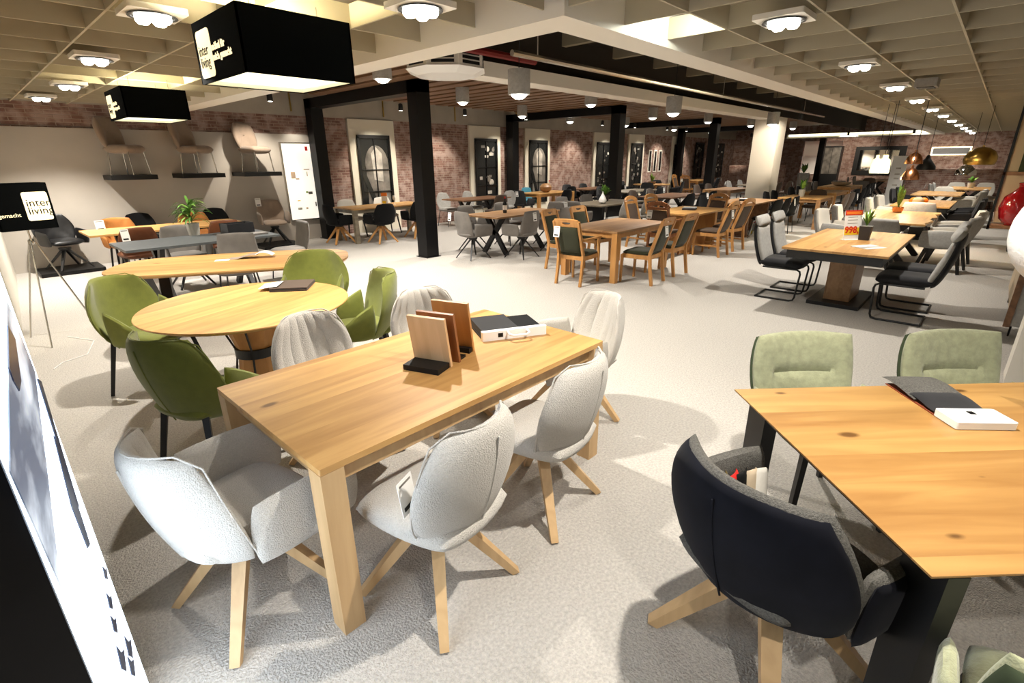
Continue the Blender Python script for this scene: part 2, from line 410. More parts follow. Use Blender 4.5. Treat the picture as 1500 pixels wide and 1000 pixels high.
# white column at the end of the cream beam
colm = obj('column', box(-.33, .33, -.33, .33, 0, 2.8), 'white_paint', None, False); colm.location = (16.6, 5.25, 0); colm['kind'] = 'structure'; colm.name = 'wall_column'
# picture windows on white panels
def window(n, x, white, seed):
    rnd = random.Random(seed)
    wd = 1.32 if white else .95
    root = bpy.data.objects.new('window_%d' % n, None); COL.objects.link(root); root.location = (x, WY, 0); root['kind'] = 'structure'
    if white: obj('surround', box(0, wd, -.07, 0, 0, 2.715), 'ivory', root, False)
    x0, x1, z0, z1 = (.22, 1.10, .35, 2.32) if white else (0, .9, .75, 2.45)
    yy = -.08
    pane = obj('pane', box(x0, x1, yy-.01, yy+.02, z0, z1), 'photo_dark', root, False)
    W = x1-x0; Hh = z1-z0
    if white and seed in (1, 3):          # arched photograph: a curved pale duct under an arch
        P = [(x0+.16*W, z0+.15), (x0+.16*W+.02, z0+.62*Hh)]+[(x0+W*(.55-.39*math.cos(a)), z0+Hh*(.66+.24*math.sin(a))) for a in [PI*i/10 for i in range(11)]]+[(x0+.93*W, z0+.15)]
        obj('printed_arch', MB().prism(P, 0, .004), 'photo_mid', pane, False)
        Q = [(x0+.42*W, z0+.48*Hh), (x0+.38*W, z0+.80*Hh), (x0+.55*W, z0+.88*Hh), (x0+.74*W, z0+.80*Hh), (x0+.72*W, z0+.45*Hh)]
        obj('printed_duct', MB().prism(Q, .004, .008), 'photo_light', pane, False)
        Q = [(x0+.02*W, z0+.55*Hh), (x0+.16*W, z0+.55*Hh), (x0+.62*W, z0+.02*Hh), (x0+.45*W, z0+.02*Hh)]
        obj('printed_beam', MB().prism(Q, .008, .012), 'photo_dark', pane, False)
        for q in list(pane.children): q.rotation_euler = (PI/2, 0, 0); q.location = (0, yy-.011, 0)
    else:
        for k in range(16):
            cx = x0+W*rnd.uniform(.1, .9); cz = z0+Hh*rnd.uniform(.06, .94); a = rnd.uniform(.03, .10); b = rnd.uniform(.03, .12)
            mb = MB()
            if rnd.random() < .45: mb.prism([(cx+a*math.cos(t*PI/7), cz+a*math.sin(t*PI/7)) for t in range(14)], 0, .004+.0005*k)
            else: mb.prism([(cx-a, cz-b*.5), (cx+a, cz-b*.5), (cx+a, cz+b*.5), (cx-a, cz+b*.5)], 0, .004+.0005*k)
            q = obj('printed_shape', mb, rnd.choice(['photo_mid', 'photo_light', 'photo_mid']), pane, False)
            q.rotation_euler = (PI/2, 0, 0); q.location = (0, yy-.011, 0)
    fr = MB().box(x0-.03, x0+.02, yy-.05, yy, z0, z1).box(x1-.02, x1+.03, yy-.05, yy, z0, z1).box(x0-.03, x1+.03, yy-.05, yy, z1-.04, z1+.04).box(x0-.03, x1+.03, yy-.05, yy, z0-.03, z0+.03)
    obj('window_frame', fr, 'black_metal', root, False)
    obj('glazing_bar', box((x0+x1)/2-.012, (x0+x1)/2+.012, yy-.04, yy, z0, z1), 'black_metal', root, False)
    for k in (.33, .6):
        obj('glazing_bar', box(x0, x1, yy-.04, yy, z0+Hh*k-.012, z0+Hh*k+.012), 'black_metal', root, False)
for i, x in enumerate((6.93, 10.9, 13.4, 17.42, 20.0, 24.0)): window(i+1, x, True, i+1)
window(7, 26.6, False, 17); window(8, 29.3, False, 18)
for k in range(3):
    t = thing('narrow_mirror', 'tall narrow framed mirror, one of three side by side on brick', 'mirror', (22.0+.48*k, WY, 1.15), 0, 'three narrow mirrors on the brick wall')
    obj('frame', box(-.14, .14, -.03, 0, 0, .95), 'white_paint', t, False); obj('glass', box(-.09, .09, -.035, -.029, .05, .90), 'photo_dark', t, False)
for x in (5.6, 8.0, 10.4, 13.0, 19.5):
    c = obj('wall_conduit', MB().tube([(x, WY-.04, 2.80), (x, WY-.04, 3.45)], .018), 'brass'); tag(c, 'short vertical conduit on the plaster strip above the bricks', 'conduit', 'conduits above the brick wall')
# brick half-height partition far back
hw = obj('partition', box(27.0, 27.15, 7.6, 10.2, 0, 1.38), 'brick_y', None, False); tag(hw, 'low brick partition standing far back beside the white column', 'partition')
rw = obj('partition', box(24.0, 24.15, -1.3, 2.6, 0, 1.30), 'brick_y', None, False); tag(rw, 'low dark brick partition below the gold dome pendant', 'partition')
# room beyond the end wall
so = thing('sofa', 'red sofa seen through the opening in the far wall', 'sofa', (34.6, 7.0, 0), 0)
obj('seat', MB().pad(lambda u, v: (u*.5, v*1.0, .45), .5, 8, 8), 'red', so); obj('backrest', MB().pad(lambda u, v: (.45, u*1.0, .85+v*.45), .3, 8, 8), 'red', so)
gp = thing('display_cabinet', 'tall dark glass cabinet standing in the far wall opening', 'cabinet', (31.7, 6.75, 0), 0)
obj('frame', box(-.2, .2, -.42, .42, 0, 2.25), 'black_metal', gp, False)
for k in range(2): obj('door', box(-.21, -.2, -.38+.39*k, -.01+.39*k, .9, 2.18), 'photo_mid', gp, False)
bp_ = obj('steel_post', box(-.13, .13, -.13, .13, 0, 2.62), 'pillar_black', None, False); bp_.location = (30.6, 7.05, 0); tag(bp_, 'slim black steel post before the far wall opening', 'post')
# ------------------------------------------------------------------ light box (foreground left)
Pn, Pf = Vector((-.054, 1.0, 0)), Vector((.026, 1.80, 0))
lb = thing('light_box', 'tall charcoal advertising light box with a glowing bluish print on one side', 'light box', (-.2, 1.4, 0))
off = Vector((-.2, 1.4, 0))
poly = [Pn, Pf, Vector((-.42, 1.85, 0)), Vector((-.75, .93, 0))]
obj('housing', MB().prism([(p.x-off.x, p.y-off.y) for p in poly], 0, 2.45), 'charcoal', lb, False)
dirv = (Pf-Pn).normalized(); nrm = Vector((dirv.y, -dirv.x, 0))
def on_face(px, py, lift=0):
    d = Vector(ray(px, py)); c = Vector((0, 0, CH)); t = (Pn-c).dot(nrm)/d.dot(nrm); return c+d*t+nrm*lift-off
L_ = (Pf-Pn).length
def face_quad(s0, s1, z0, z1, lift):
    a = Pn+dirv*s0-off; b = Pn+dirv*s1-off
    return MB().quadbox([a+Vector((0, 0, z0)), b+Vector((0, 0, z0)), b+Vector((0, 0, z1)), a+Vector((0, 0, z1))], [p+nrm*lift for p in (a+Vector((0, 0, z0)), b+Vector((0, 0, z0)), b+Vector((0, 0, z1)), a+Vector((0, 0, z1)))])
mat('glow_print', (.8, .88, 1), .4, emit=2.7, emcol=(.74, .86, 1))
panel = obj('print', face_quad(.012, L_-.012, .05, 2.42, .006), 'glow_print', lb, False)
def motif(name, pts, m, lift):
    P = [on_face(x, y, lift) for x, y in pts]; me = MB(); n = len(P); me.v = [tuple(p) for p in P]+[tuple(p-nrm*.002) for p in P]
    me.f = [tuple(range(n)), tuple(range(2*n-1, n-1, -1))]+[(i, n+i, n+(i+1) % n, (i+1) % n) for i in range(n)]
    return obj(name, me, m, panel, False)
motif('printed_photo', [(2, 440), (22, 490), (44, 546), (60, 690), (78, 862), (36, 768), (2, 694)], 'backlit_print', .010)
motif('printed_leg', [(1, 478), (12, 498), (20, 560), (17, 575), (8, 560), (1, 540)], 'print_dark', .012)
motif('printed_stripe', [(46, 556), (52, 560), (108, 745), (104, 742)], 'print_dark', .012)
motif('printed_stripe', [(70, 640), (78, 655), (124, 800), (120, 806), (96, 745)], 'print_dark', .012)
for x, y, s in ((146, 832, 1), (152, 872, 1.2), (158, 905, 1.3), (168, 950, 1.9), (180, 935, 1.6), (184, 965, 1.5)):
    motif('printed_pennant', [(x-3*s, y), (x+1*s, y+5*s), (x+3*s, y+2*s), (x+5*s, y+20*s), (x+1*s, y+18*s)], 'print_dark', .012)
# ------------------------------------------------------------------ lamps
def spot_light(parent, loc, power, size=116, blend=.8, rad=.035, col=(1, .94, .85), aim=None):
    li = bpy.data.lights.new('lamp_light', 'SPOT'); li.energy = power; li.spot_size = math.radians(size); li.spot_blend = blend; li.shadow_soft_size = rad; li.color = col
    o = link(bpy.data.objects.new('lamp_light', li), parent); o.location = loc
    if aim: o.rotation_euler = Vector(aim).to_track_quat('-Z', 'Y').to_euler()
    return o
mat('bulb_ring', (.03, .03, .03), .4)
dl = {}
def downlight(x, y, label, power, group):
    t = thing('ceiling_light', label, 'ceiling light', (x, y, 2.70), 0, group)
    if not dl:
        dl['p'] = MB().prism(rrect(.34, .34, .02), -.035, 0).mesh('plate', False); dl['p'].materials.append(MATS['white_paint'])
        dl['r'] = MB().lathe([(.14, -.040), (.145, -.046), (.125, -.046), (.125, -.036)], 24).mesh('ring'); dl['r'].materials.append(MATS['bulb_ring'])
        dl['b'] = MB().lathe([(.004, -.052), (.03, -.048), (.045, -.03), (.045, 0)], 12).mesh('bulb'); dl['b'].materials.append(MATS['glow_white'])
    link(bpy.data.objects.new('plate', dl['p']), t); link(bpy.data.objects.new('ring', dl['r']), t)
    for k in range(4):
        o = link(bpy.data.objects.new('bulb', dl['b']), t); a = PI/4+k*PI/2; o.location = (.07*math.cos(a), .07*math.sin(a), -.036)
    spot_light(t, (0, 0, -.13), power)
DL_R = [4.37, 7.0, 9.45, 11.9, 14.4, 16.9, 19.5, 22.2, 25.0, 27.8, 30.6]
DL_T = ['before the block-pedestal table', 'over the block-pedestal table', 'between pedestal and live-edge tables', 'over the live-edge table', 'over the pumpkin table', 'just behind the pumpkin table', 'over the pale far table', 'over the partition table']+['in the row by the far wall']*3
for x, wt in zip(DL_R, DL_T): downlight(x, 1.40, 'square four-bulb ceiling light '+wt, SPOT, 'ceiling lights over the right aisle')
for x, y, wt in ((1.2, 4.35, 'over the round oak table'), (1.22, 6.43, 'over the boat-shaped table'), (1.33, 8.75, 'behind the grey ceramic table'), (1.24, 10.55, 'next to the grey wall corner')): downlight(x, y, 'square four-bulb ceiling light '+wt, SPOT*(2.2 if y > 10 else 1.1), 'ceiling lights along the left wall')
downlight(2.35, 2.98, 'square four-bulb ceiling light beside the large black lamp shade', SPOT*1.5, 'ceiling light by the black shade')
downlight(.35, -.75, 'square four-bulb ceiling light added out of view behind the camera', SPOT*.55, 'added ceiling light behind the camera')  # lamp added out of view to brighten the near chairs
downlight(1.9, .45, 'square four-bulb ceiling light above the foreground oak tables', SPOT*1.2, 'ceiling light over the near tables')
downlight(2.6, -1.3, 'square four-bulb ceiling light above the knotty oak table', SPOT*.5, 'ceiling light over the knotty oak table')
cy = {}
def cylinder_lamp(x, y, ztop, label, power, group, cord=0):
    t = thing('cylinder_lamp', label, 'ceiling light', (x, y, ztop), 0, group)
    if not cy:
        cy['b'] = MB().lathe([(.125, -.26), (.13, -.25), (.13, 0), (.06, .005)], 20).mesh('housing'); cy['b'].materials.append(MATS['light_grey'])
        cy['g'] = MB().lathe([(.01, -.31), (.055, -.30), (.085, -.275), (.10, -.255)], 16).mesh('bulb'); cy['g'].materials.append(MATS['glow_white'])
    link(bpy.data.objects.new('housing', cy['b']), t); link(bpy.data.objects.new('bulb', cy['g']), t)
    if cord: obj('cord', MB().tube([(0, 0, 0), (.01, 0, cord/2), (0, 0, cord)], .006, 6), 'black_metal', t)
    spot_light(t, (0, 0, -.36), power, 130)
for x, y, wt in ((4.8, 4.35, 'nearest the white air unit'), (8.7, 4.35, 'midway along the cream beam'), (13.4, 4.2, 'nearest the white column')): cylinder_lamp(x, y, 2.72, 'grey cylinder pendant in the open roof strip, '+wt, SPOT*1.1, 'cylinder pendants in the open roof strip', .78)
for x, y in ((4.1, 8.0), (4.4, 6.5)): cylinder_lamp(x, y, 3.055, 'grey cylinder ceiling lamp in front of the black portal beam', SPOT*1.7, 'cylinder lamps left of the first portal')
for x, y in ((7.2, 8.0), (8.0, 10.3), (9.5, 6.6), (10.6, 9.5), (13.2, 9.9), (13.8, 7.5), (16.2, 9.8), (16.8, 7.2), (20, 7.0), (20.2, 10.0), (23.2, 6.5), (23.5, 9.8)):
    cylinder_lamp(x, y, 3.06, 'grey cylinder ceiling lamp under the brown wooden slats', SPOT*.9, 'cylinder lamps under the wooden slats')
cylinder_lamp(33.9, 7.3, 3.5, 'grey cylinder lamp added to brighten the room behind the far opening', SPOT*3, 'added lamps beyond the far wall')  # made-up lamp that brightens the room beyond
# spotlights added only to brighten the brick wall
for i, x in enumerate((4.6, 7.6, 9.6, 12.0, 14.2, 16.0, 18.2, 20.8, 22.6, 25.0)):
    t = thing('added_spot', 'small dark spotlight added to brighten the brick wall', 'spotlight', (x, 10.6, 2.98), 0, 'added spotlights along the wall')
    obj('head', MB().lathe([(.05, -.14), (.055, -.12), (.05, 0), (.02, .02)], 12), 'black_metal', t); obj('lens', MB().lathe([(.001, -.142), (.042, -.141)], 12, caps=False), 'glow_white', t)
    spot_light(t, (0, .08, -.16), SPOT*.75, 75, .7, .04, (1, .9, .76), (0, .75, -1))
for x, y, aim, pw in ((15.2, 4.1, (1, .75, -.55), .8), (28.5, 5.6, (1, .15, -.32), 1.5), (28.5, 3.2, (1, -.1, -.35), .9), (28.0, 1.6, (1, .0, -.4), .5), (26.0, 9.0, (.9, .5, -.5), 1.0)):  # extra spotlights put in to brighten the column and far walls
    t = thing('added_spot', 'small dark spotlight added to brighten the white column' if x < 20 else 'small dark spotlight added to brighten the far walls', 'spotlight', (x, y, 2.78), 0, 'added spotlights far back')
    obj('head', MB().lathe([(.05, -.14), (.055, -.12), (.05, 0), (.02, .02)], 12), 'black_metal', t); obj('stem', MB().tube([(0, 0, 0), (0, 0, 3.5-2.78 if y > 2.4 else .18)], .01, 6), 'black_metal', t)
    spot_light(t, (aim[0]*.1, aim[1]*.1, -.18), SPOT*pw, 60, .6, .04, (1, .86, .68), aim)
# large hanging box shades
def shade_box(name, label, x0, x1, y0, y1, z0, z1, cords, power, logo='x'):
    cx, cy_ = (x0+x1)/2, (y0+y1)/2
    t = thing(name, label, 'pendant lamp', (cx, cy_, z0)); a, b, h = (x1-x0)/2, (y1-y0)/2, z1-z0; e = .012
    mb = MB().box(-a, -a+e, -b, b, 0, h).box(a-e, a, -b, b, 0, h).box(-a, a, -b, -b+e, 0, h).box(-a, a, b-e, b, 0, h)
    obj('shade', mb, 'lamp_black', t, False)
    i = .004
    mi = MB().box(-a+e, -a+e+i, -b+e, b-e, .005, h-.01).box(a-e-i, a-e, -b+e, b-e, .005, h-.01).box(-a+e, a-e, -b+e, -b+e+i, .005, h-.01).box(-a+e, a-e, b-e-i, b-e, .005, h-.01)
    obj('lining', mi, 'white_paint', t, False)
    obj('diffuser', box(-a+.03, a-.03, -b+.03, b-.03, .03, .04), 'glow_inside', t, False)
    for k, (u, v) in enumerate(((-.6, -.6), (.6, -.6), (-.6, .6), (.6, .6))):
        obj('bulb', MB().lathe([(.004, -.05), (.03, -.03), (.035, 0), (.015, .05)], 10, (a*u*.6, b*v*.6, h*.55)), 'glow_white', t)
        if cords: obj('cord', MB().tube([(a*u, b*v, h-.02), (a*u, b*v, cords)], .003, 5), 'steel', t)
    for p, s in ((.06, 1), ):
        li = bpy.data.lights.new('lamp_light', 'POINT'); li.energy = power; li.color = (1, .90, .62); li.shadow_soft_size = .06
        o = link(bpy.data.objects.new('lamp_light', li), t); o.location = (0, 0, h*.62)
    if logo == 'x':       # print on the face that looks along -X
        lw = b*.62
        lg = obj('logo_field', MB().prism(rrect(lw, h*.76, .03), 0, .004), 'glow_logo', t, False); lg.rotation_euler = (PI/2, 0, -PI/2); lg.location = (-a-.001, b*.55, h*.46)
        put_text('inter\nliving', h*.24, 'lamp_black', t, (-a-.006, b*.55+lw*.42, h*.44), (PI/2, 0, -PI/2), spacing=.8)
        put_text('möbel für\nmich gemacht', h*.155, 'glow_logo', t, (-a-.004, b*.55-lw*.55, h*.47), (PI/2, 0, -PI/2), bold=.002, spacing=1.0)
    return t
shade_box('hanging_box_lamp', 'large black box lamp shade with glowing logo hanging over the round oak table', 1.36, 2.08, 3.40, 4.16, 2.25, 2.61, .45, 30)
shade_box('hanging_box_lamp', 'smaller-looking black box lamp shade hanging over the grey ceramic table near the wall chairs', 1.60, 2.26, 7.55, 8.40, 2.25, 2.58, .45, 30)
# ceiling air unit
ac = thing('air_conditioner', 'white octagonal ceiling air unit with dark louvres beside the first black portal', 'air conditioner', (4.45, 5.22, 2.70))
oc = lambda r: [(r*math.cos(PI/8+k*PI/4), r*math.sin(PI/8+k*PI/4)) for k in range(8)]
obj('body', MB().prism(oc(.48), .06, .30), 'white_paint', ac, False)
pan = MB(); n0 = 8
pan.v = [(x, y, .06) for x, y in oc(.50)]+[(x, y, 0) for x, y in oc(.36)]; pan.f = [(k, (k+1) % 8, 8+(k+1) % 8, 8+k) for k in range(8)]+[tuple(range(15, 7, -1)), tuple(range(8))]
obj('cover', pan, 'white_plastic', ac, False)
for k in range(8):
    a = k*PI/4+PI/4; 
    for j in range(4):
        o = obj('louvre', box(-.13, .13, -.006, .006, -.016, .016), 'black_board', ac, False); o.rotation_euler = (0, 0, a+PI/2); o.location = (.446*math.cos(a), .446*math.sin(a), .105+.048*j)
# ================================================================== CHAIRS  (local frame: sitter looks along +X)
PROTO = {}
def lerp(a, b, t): return a+(b-a)*t
def back_fn(w0, w1, w2, z0, z1, x0, recl, wrap, top=0.0):
    # w0/w1/w2 half widths at bottom / middle / top, wrap = how far the sides come forward
    def fn(u, v):
        t = (v+1)/2; wv = (1-t)**2*w0+2*t*(1-t)*(2*w1-(w0+w2)/2)+t*t*w2
        return (x0-recl*t-.02*math.sin(PI*t)+wrap*u*u, u*wv, z0+(z1-z0)*t-top*u*u*t)
    return fn
def seat_fn(D, W, z, front=1.0, back=.86, dip=.012, xc=0):
    def fn(u, v):
        t = (u+1)/2
        return (xc+u*D/2, -v*W/2*lerp(back, front, t), z-dip*(1-v*v)*(1-u*u)-.02*max(0, u)**4)
    return fn
def seam(fn, pts, off, r=.004):
    P = []
    for u, v in pts:
        p = Vector(fn(u, v)); e = 1e-3
        n = (Vector(fn(u+e, v))-Vector(fn(u-e, v))).cross(Vector(fn(u, v+e))-Vector(fn(u, v-e))).normalized()
        P.append(p+n*off)
    return MB().tube(P, r, 5)
def star_base(t, m, zt=.40, r=.33, wd=.045, a0=45, metal=False, dep=None):
    hub = MB().lathe([(.07, zt-.035), (.09, zt-.01), (.09, zt+.012)], 14); obj('swivel_hub', hub, 'black_metal', t)
    leg = None
    for k in range(4):
        if leg is None:
            mb = MB().bar((.035, 0, zt-.02), (r, 0, 0.0), wd*1.15, wd*.72, dep or wd, (dep or wd)*.75)
            vs_ = mb.v; mb.v = [(x, y, max(0, z)) for x, y, z in vs_]; leg = mb.mesh('leg', False); leg.materials.append(MATS[m])
        o = link(bpy.data.objects.new('leg', leg), t); o.rotation_euler = (0, 0, math.radians(a0+90*k))
def four_legs(t, m, zt, fx, fy, bx, by, splay=.05, w0=.03, w1=.02, rnd=False):
    for sx, x, y in ((1, fx, fy), (-1, bx, by)):
        for s in (1, -1):
            p0 = (x, s*y, zt); p1 = (x+sx*splay, s*(y+splay), 0)
            mb = MB().tube([p0, p1], [w0/2, w1/2], 8) if rnd else MB().bar(p0, p1, w0, w1)
            mb.v = [(a, b, max(0, c)) for a, b, c in mb.v]; obj('leg', mb, m, t, rnd)
def price_tag(t, loc, w=.09, h=.14, rz=0, tilt=8, yellow=False):
    c = obj('price_tag', box(-.001, .001, -w/2, w/2, -h, 0), 'paper', t, False); c.location = loc; c.rotation_euler = (0, math.radians(tilt), math.radians(rz))
    s = -1
    obj('printed_line', box(-.0016, .0016, -w*.38, w*.38, -h*.16, -h*.10), 'red' if yellow else 'photo_mid', c, False)
    if yellow: obj('printed_price', box(-.0016, .0016, -w*.3, w*.3, -h*.92, -h*.70), 'yellow_print', c, False)
    else: obj('printed_code', box(-.0016, .0016, -w*.3, w*.35, -h*.88, -h*.76), 'black_board', c, False)
    return c
def shell(kind, seat_m, back_m, outer_m=None, arms=None, base=None, w=(.20, .265, .185), z=(.43, .88), T=.075, wrap=.09, recl=.10, seat=(.50, .50, .455, .10), mod=None, seams=(), name='chair', c=.35, x0=-.19, top=0, nu=18, nv=14):
    t = bpy.data.objects.new(name, None); COL.objects.link(t); t.empty_display_size = .1
    D, W, zs, Ts = seat
    sf = seat_fn(D, W, zs); obj('seat', MB().pad(sf, Ts, 12, 12, c=.45, pe=6), seat_m, t)
    bf = back_fn(*w, z[0], z[1], x0, recl, wrap, top)
    if outer_m:
        bo = obj('backrest', MB().pad(bf, T, nu, nv, c=c, mod=mod), back_m, t)
        bf2 = back_fn(w[0]+.006, w[1]+.006, w[2]+.004, z[0]-.008, z[1]-.012, x0-.022, recl, wrap, top)
        bs = obj('back_shell', MB().pad(bf2, T*.72, 18, 14, c=c), outer_m, t); so_ = T*.36+.001
        fn = bf2
    else:
        bo = bs = obj('backrest', MB().pad(bf, T, nu, nv, c=c, mod=mod), back_m, t); fn = bf; so_ = T/2
    for sg in seams:
        if sg == 'mid': obj('seam', seam(fn, [(0, -.9+1.7*i/10) for i in range(11)], -so_*.97), outer_m or back_m, bs)
        if sg == 'rim': obj('piping', seam(bf, [(-.985, -.9+1.7*i/8) for i in range(9)]+[(-.8+1.6*i/8, .985) for i in range(9)]+[(.985, .8-1.7*i/8) for i in range(9)], -.006, .004), back_m, bo)
        if sg == 'tuft': obj('button', MB().lathe([(.001, .006), (.010, .003), (.012, -.004)], 8, (x0-.5*recl+T*.30, 0, lerp(z[0], z[1], .55))), back_m, bo)
    if arms:
        ah, al, am, at = arms['h'], arms.get('l', .42), arms['m'], arms.get('t', .055)
        xb = x0-.02+wrap*.8; yo = W/2+at*.42
        for s in (1, -1):
            def af(u, v, s=s):
                tt = (u+1)/2; vv = (v+1)/2
                zt = lerp(ah+arms.get('rise', .04), ah, tt)
                return (xb+al*tt, s*(yo+.02*vv-arms.get('in', .0)*tt), lerp(arms.get('z0', .40), zt, vv))
            a_ = obj('armrest', MB().pad((lambda u, v, s=s: af(u, v, s)) if s < 0 else (lambda u, v, s=s: af(u, -v, s)), at, 12, 8, c=.35), am, t)
            if arms.get('outer'):
                obj('arm_shell', MB().pad((lambda u, v, s=s: (lambda q: (q[0], q[1]+s*.016, q[2]-.012))(af(u, v, s))), at*.7, 12, 8, c=.35), arms['outer'], a_)
    if base: base(t)
    return t
def leg_base(m, zt=.42, fx=.19, fy=.19, bx=-.17, by=.17, **k): return lambda t: four_legs(t, m, zt, fx, fy, bx, by, **k)
def sbase(m, **k): return lambda t: star_base(t, m, **k)
chan = lambda u, v: .74+.26*abs(math.cos(3*PI*u))**.5
def pleat(u, v): return 1-.55*math.exp(-((v-.02)/.09)**2)*(1 if abs(u) < .62 else .15)+.10*math.sin(23*u+3*v)*math.sin(9*u-2*v+1)*(1-v*v)
diamond = lambda u, v: 1-.45*math.exp(-(abs(abs(u)-(abs(v-.1)*.9))/.09)**2)
# --- kinds -----------------------------------------------------------
K = PROTO
K['boucle'] = lambda: shell('b', 'boucle', 'boucle', None, None, sbase('oak_pale', r=.335, wd=.05), w=(.19, .275, .17), z=(.42, .90), T=.085, wrap=.10, recl=.11, mod=chan, seams=('mid', 'rim'), seat=(.52, .50, .445, .12), nu=60)
K['boucle_arm'] = lambda: shell('b', 'boucle', 'boucle', None, dict(h=.632, l=.45, m='boucle', t=.06, z0=.37, rise=.02), sbase('oak_pale', r=.335, wd=.05), w=(.25, .30, .20), z=(.37, .87), T=.075, wrap=.13, recl=.12, mod=chan, seams=('mid', 'rim'), seat=(.52, .50, .455, .12), nu=60)
K['green'] = lambda: shell('g', 'green', 'green', None, dict(h=.57, l=.24, m='green', t=.05, z0=.42, rise=.16), leg_base('black_metal', .43, w0=.034, w1=.026, splay=.07), w=(.22, .33, .20), z=(.39, .91), T=.06, wrap=.15, recl=.13, c=.25, mod=lambda u, v: 1-.4*math.exp(-((abs(u)-.55)/.06)**2), seams=('mid', 'rim'), seat=(.50, .48, .455, .10))
K['nubuck_arm'] = lambda: shell('n', 'grey_melange', 'grey_melange', 'nubuck', dict(h=.63, l=.42, m='grey_melange', t=.075, z0=.40, rise=.03, outer='nubuck'), sbase('oak_pale', r=.37, wd=.065, zt=.40), w=(.27, .335, .25), z=(.38, .87), T=.085, wrap=.15, recl=.12, seams=('mid',), seat=(.54, .54, .46, .12), c=.28)
K['pale_green'] = lambda: shell('p', 'pale_green', 'pale_green', 'dark_green', dict(h=.60, l=.22, m='pale_green', t=.045, z0=.42, rise=.03), leg_base('black_metal', .42, w0=.03, w1=.024, splay=.05), w=(.24, .27, .26), z=(.44, .87), T=.09, wrap=.05, recl=.12, mod=pleat, seat=(.50, .50, .46, .11), c=.16, nu=40, nv=30)
K['grey_spider'] = lambda: shell('s', 'grey_fabric', 'grey_fabric', None, dict(h=.64, l=.42, m='grey_fabric', t=.045, z0=.42, rise=.01), sbase('black_metal', r=.33, wd=.03, zt=.38), w=(.23, .255, .215), z=(.42, .88), T=.06, wrap=.06, recl=.10, mod=lambda u, v: 1-.4*math.exp(-((v-.1)/.06)**2), seat=(.50, .50, .46, .10), c=.22)
K['black_oak_arm'] = lambda: shell('k', 'black_fabric', 'black_fabric', None, dict(h=.63, l=.40, m='black_fabric', t=.05, z0=.42, rise=.02), sbase('oak_frame', r=.34, wd=.05), w=(.23, .275, .20), z=(.40, .87), T=.07, wrap=.10, recl=.11, seat=(.50, .50, .46, .11))
K['cream_shell'] = lambda: shell('c', 'cream_fabric', 'cream_fabric', None, None, leg_base('black_metal'), w=(.21, .25, .20), z=(.43, .88), T=.05, wrap=.06, recl=.09)
K['grey_shell'] = lambda: shell('c', 'light_grey', 'light_grey', None, None, leg_base('black_metal', w0=.022, w1=.018, rnd=True), w=(.19, .255, .16), z=(.43, .90), T=.045, wrap=.07, recl=.10, c=.5)
K['black_shell'] = lambda: shell('c', 'black_fabric', 'black_fabric', None, None, leg_base('black_metal', w0=.02, w1=.016, rnd=True), w=(.20, .255, .18), z=(.42, .88), T=.04, wrap=.08, recl=.10, c=.42)
K['charcoal_arm'] = lambda: shell('c', 'charcoal', 'charcoal', None, dict(h=.62, l=.36, m='charcoal', t=.045, z0=.42), leg_base('black_metal'), w=(.23, .26, .21), z=(.42, .88), T=.055, wrap=.08, recl=.10)
K['taupe_shell'] = lambda: shell('c', 'grey_fabric', 'grey_fabric', None, None, leg_base('black_metal', w0=.022, w1=.018, rnd=True), w=(.22, .24, .22), z=(.42, .88), T=.05, wrap=.03, recl=.09, c=.12, mod=lambda u, v: 1-.35*math.exp(-((v-.2)/.06)**2))
K['mocha_shell'] = lambda: shell('c', 'mocha', 'mocha', None, None, leg_base('black_metal', w0=.022, w1=.018, rnd=True), w=(.20, .25, .19), z=(.42, .89), T=.05, wrap=.06, recl=.11, c=.35)
K['teal_shell'] = lambda: shell('c', 'teal', 'teal', None, None, leg_base('black_metal'), w=(.20, .24, .20), z=(.42, .88), T=.05, wrap=.05, recl=.09, c=.3)
K['cream_arm'] = lambda: shell('c', 'cream_fabric', 'cream_fabric', 'light_grey', dict(h=.64, l=.44, m='cream_fabric', t=.05, z0=.38, rise=.03, outer='light_grey'), leg_base('black_metal', w0=.045, w1=.03, splay=.10), w=(.25, .29, .26), z=(.38, .87), T=.07, wrap=.10, recl=.13, seat=(.52, .52, .45, .11), c=.22)
K['brown_leather'] = lambda: shell('c', 'brown_leather', 'brown_leather', None, None, leg_base('steel', w0=.022, w1=.022), w=(.20, .255, .20), z=(.42, .87), T=.045, wrap=.06, recl=.11, c=.25)
K['cognac'] = lambda: shell('c', 'cognac', 'cognac', None, dict(h=.60, l=.34, m='cognac', t=.04, z0=.42), leg_base('black_metal'), w=(.22, .27, .21), z=(.42, .88), T=.06, wrap=.09, recl=.11, mod=diamond, c=.3)
K['black_swivel'] = lambda: shell('c', 'black_leather', 'black_leather', None, dict(h=.62, l=.38, m='black_leather', t=.045, z0=.40), sbase('black_metal', r=.34, wd=.04, zt=.34), w=(.24, .30, .20), z=(.42, .90), T=.08, wrap=.10, recl=.11, mod=diamond, seams=('tuft',))
K['taupe_arm'] = lambda: shell('c', 'taupe', 'taupe', None, dict(h=.66, l=.38, m='taupe', t=.05, z0=.42), sbase('black_metal', r=.33, wd=.04, zt=.36), w=(.23, .27, .20), z=(.42, .92), T=.07, wrap=.10, recl=.11, seams=('tuft',))
K['taupe_wall'] = lambda: shell('c', 'taupe', 'taupe', None, None, leg_base('steel', .40, w0=.024, w1=.018, splay=.03, rnd=True), w=(.22, .27, .21), z=(.42, .97), T=.12, wrap=.09, recl=.12, mod=diamond, seams=('tuft',), seat=(.52, .52, .44, .15))
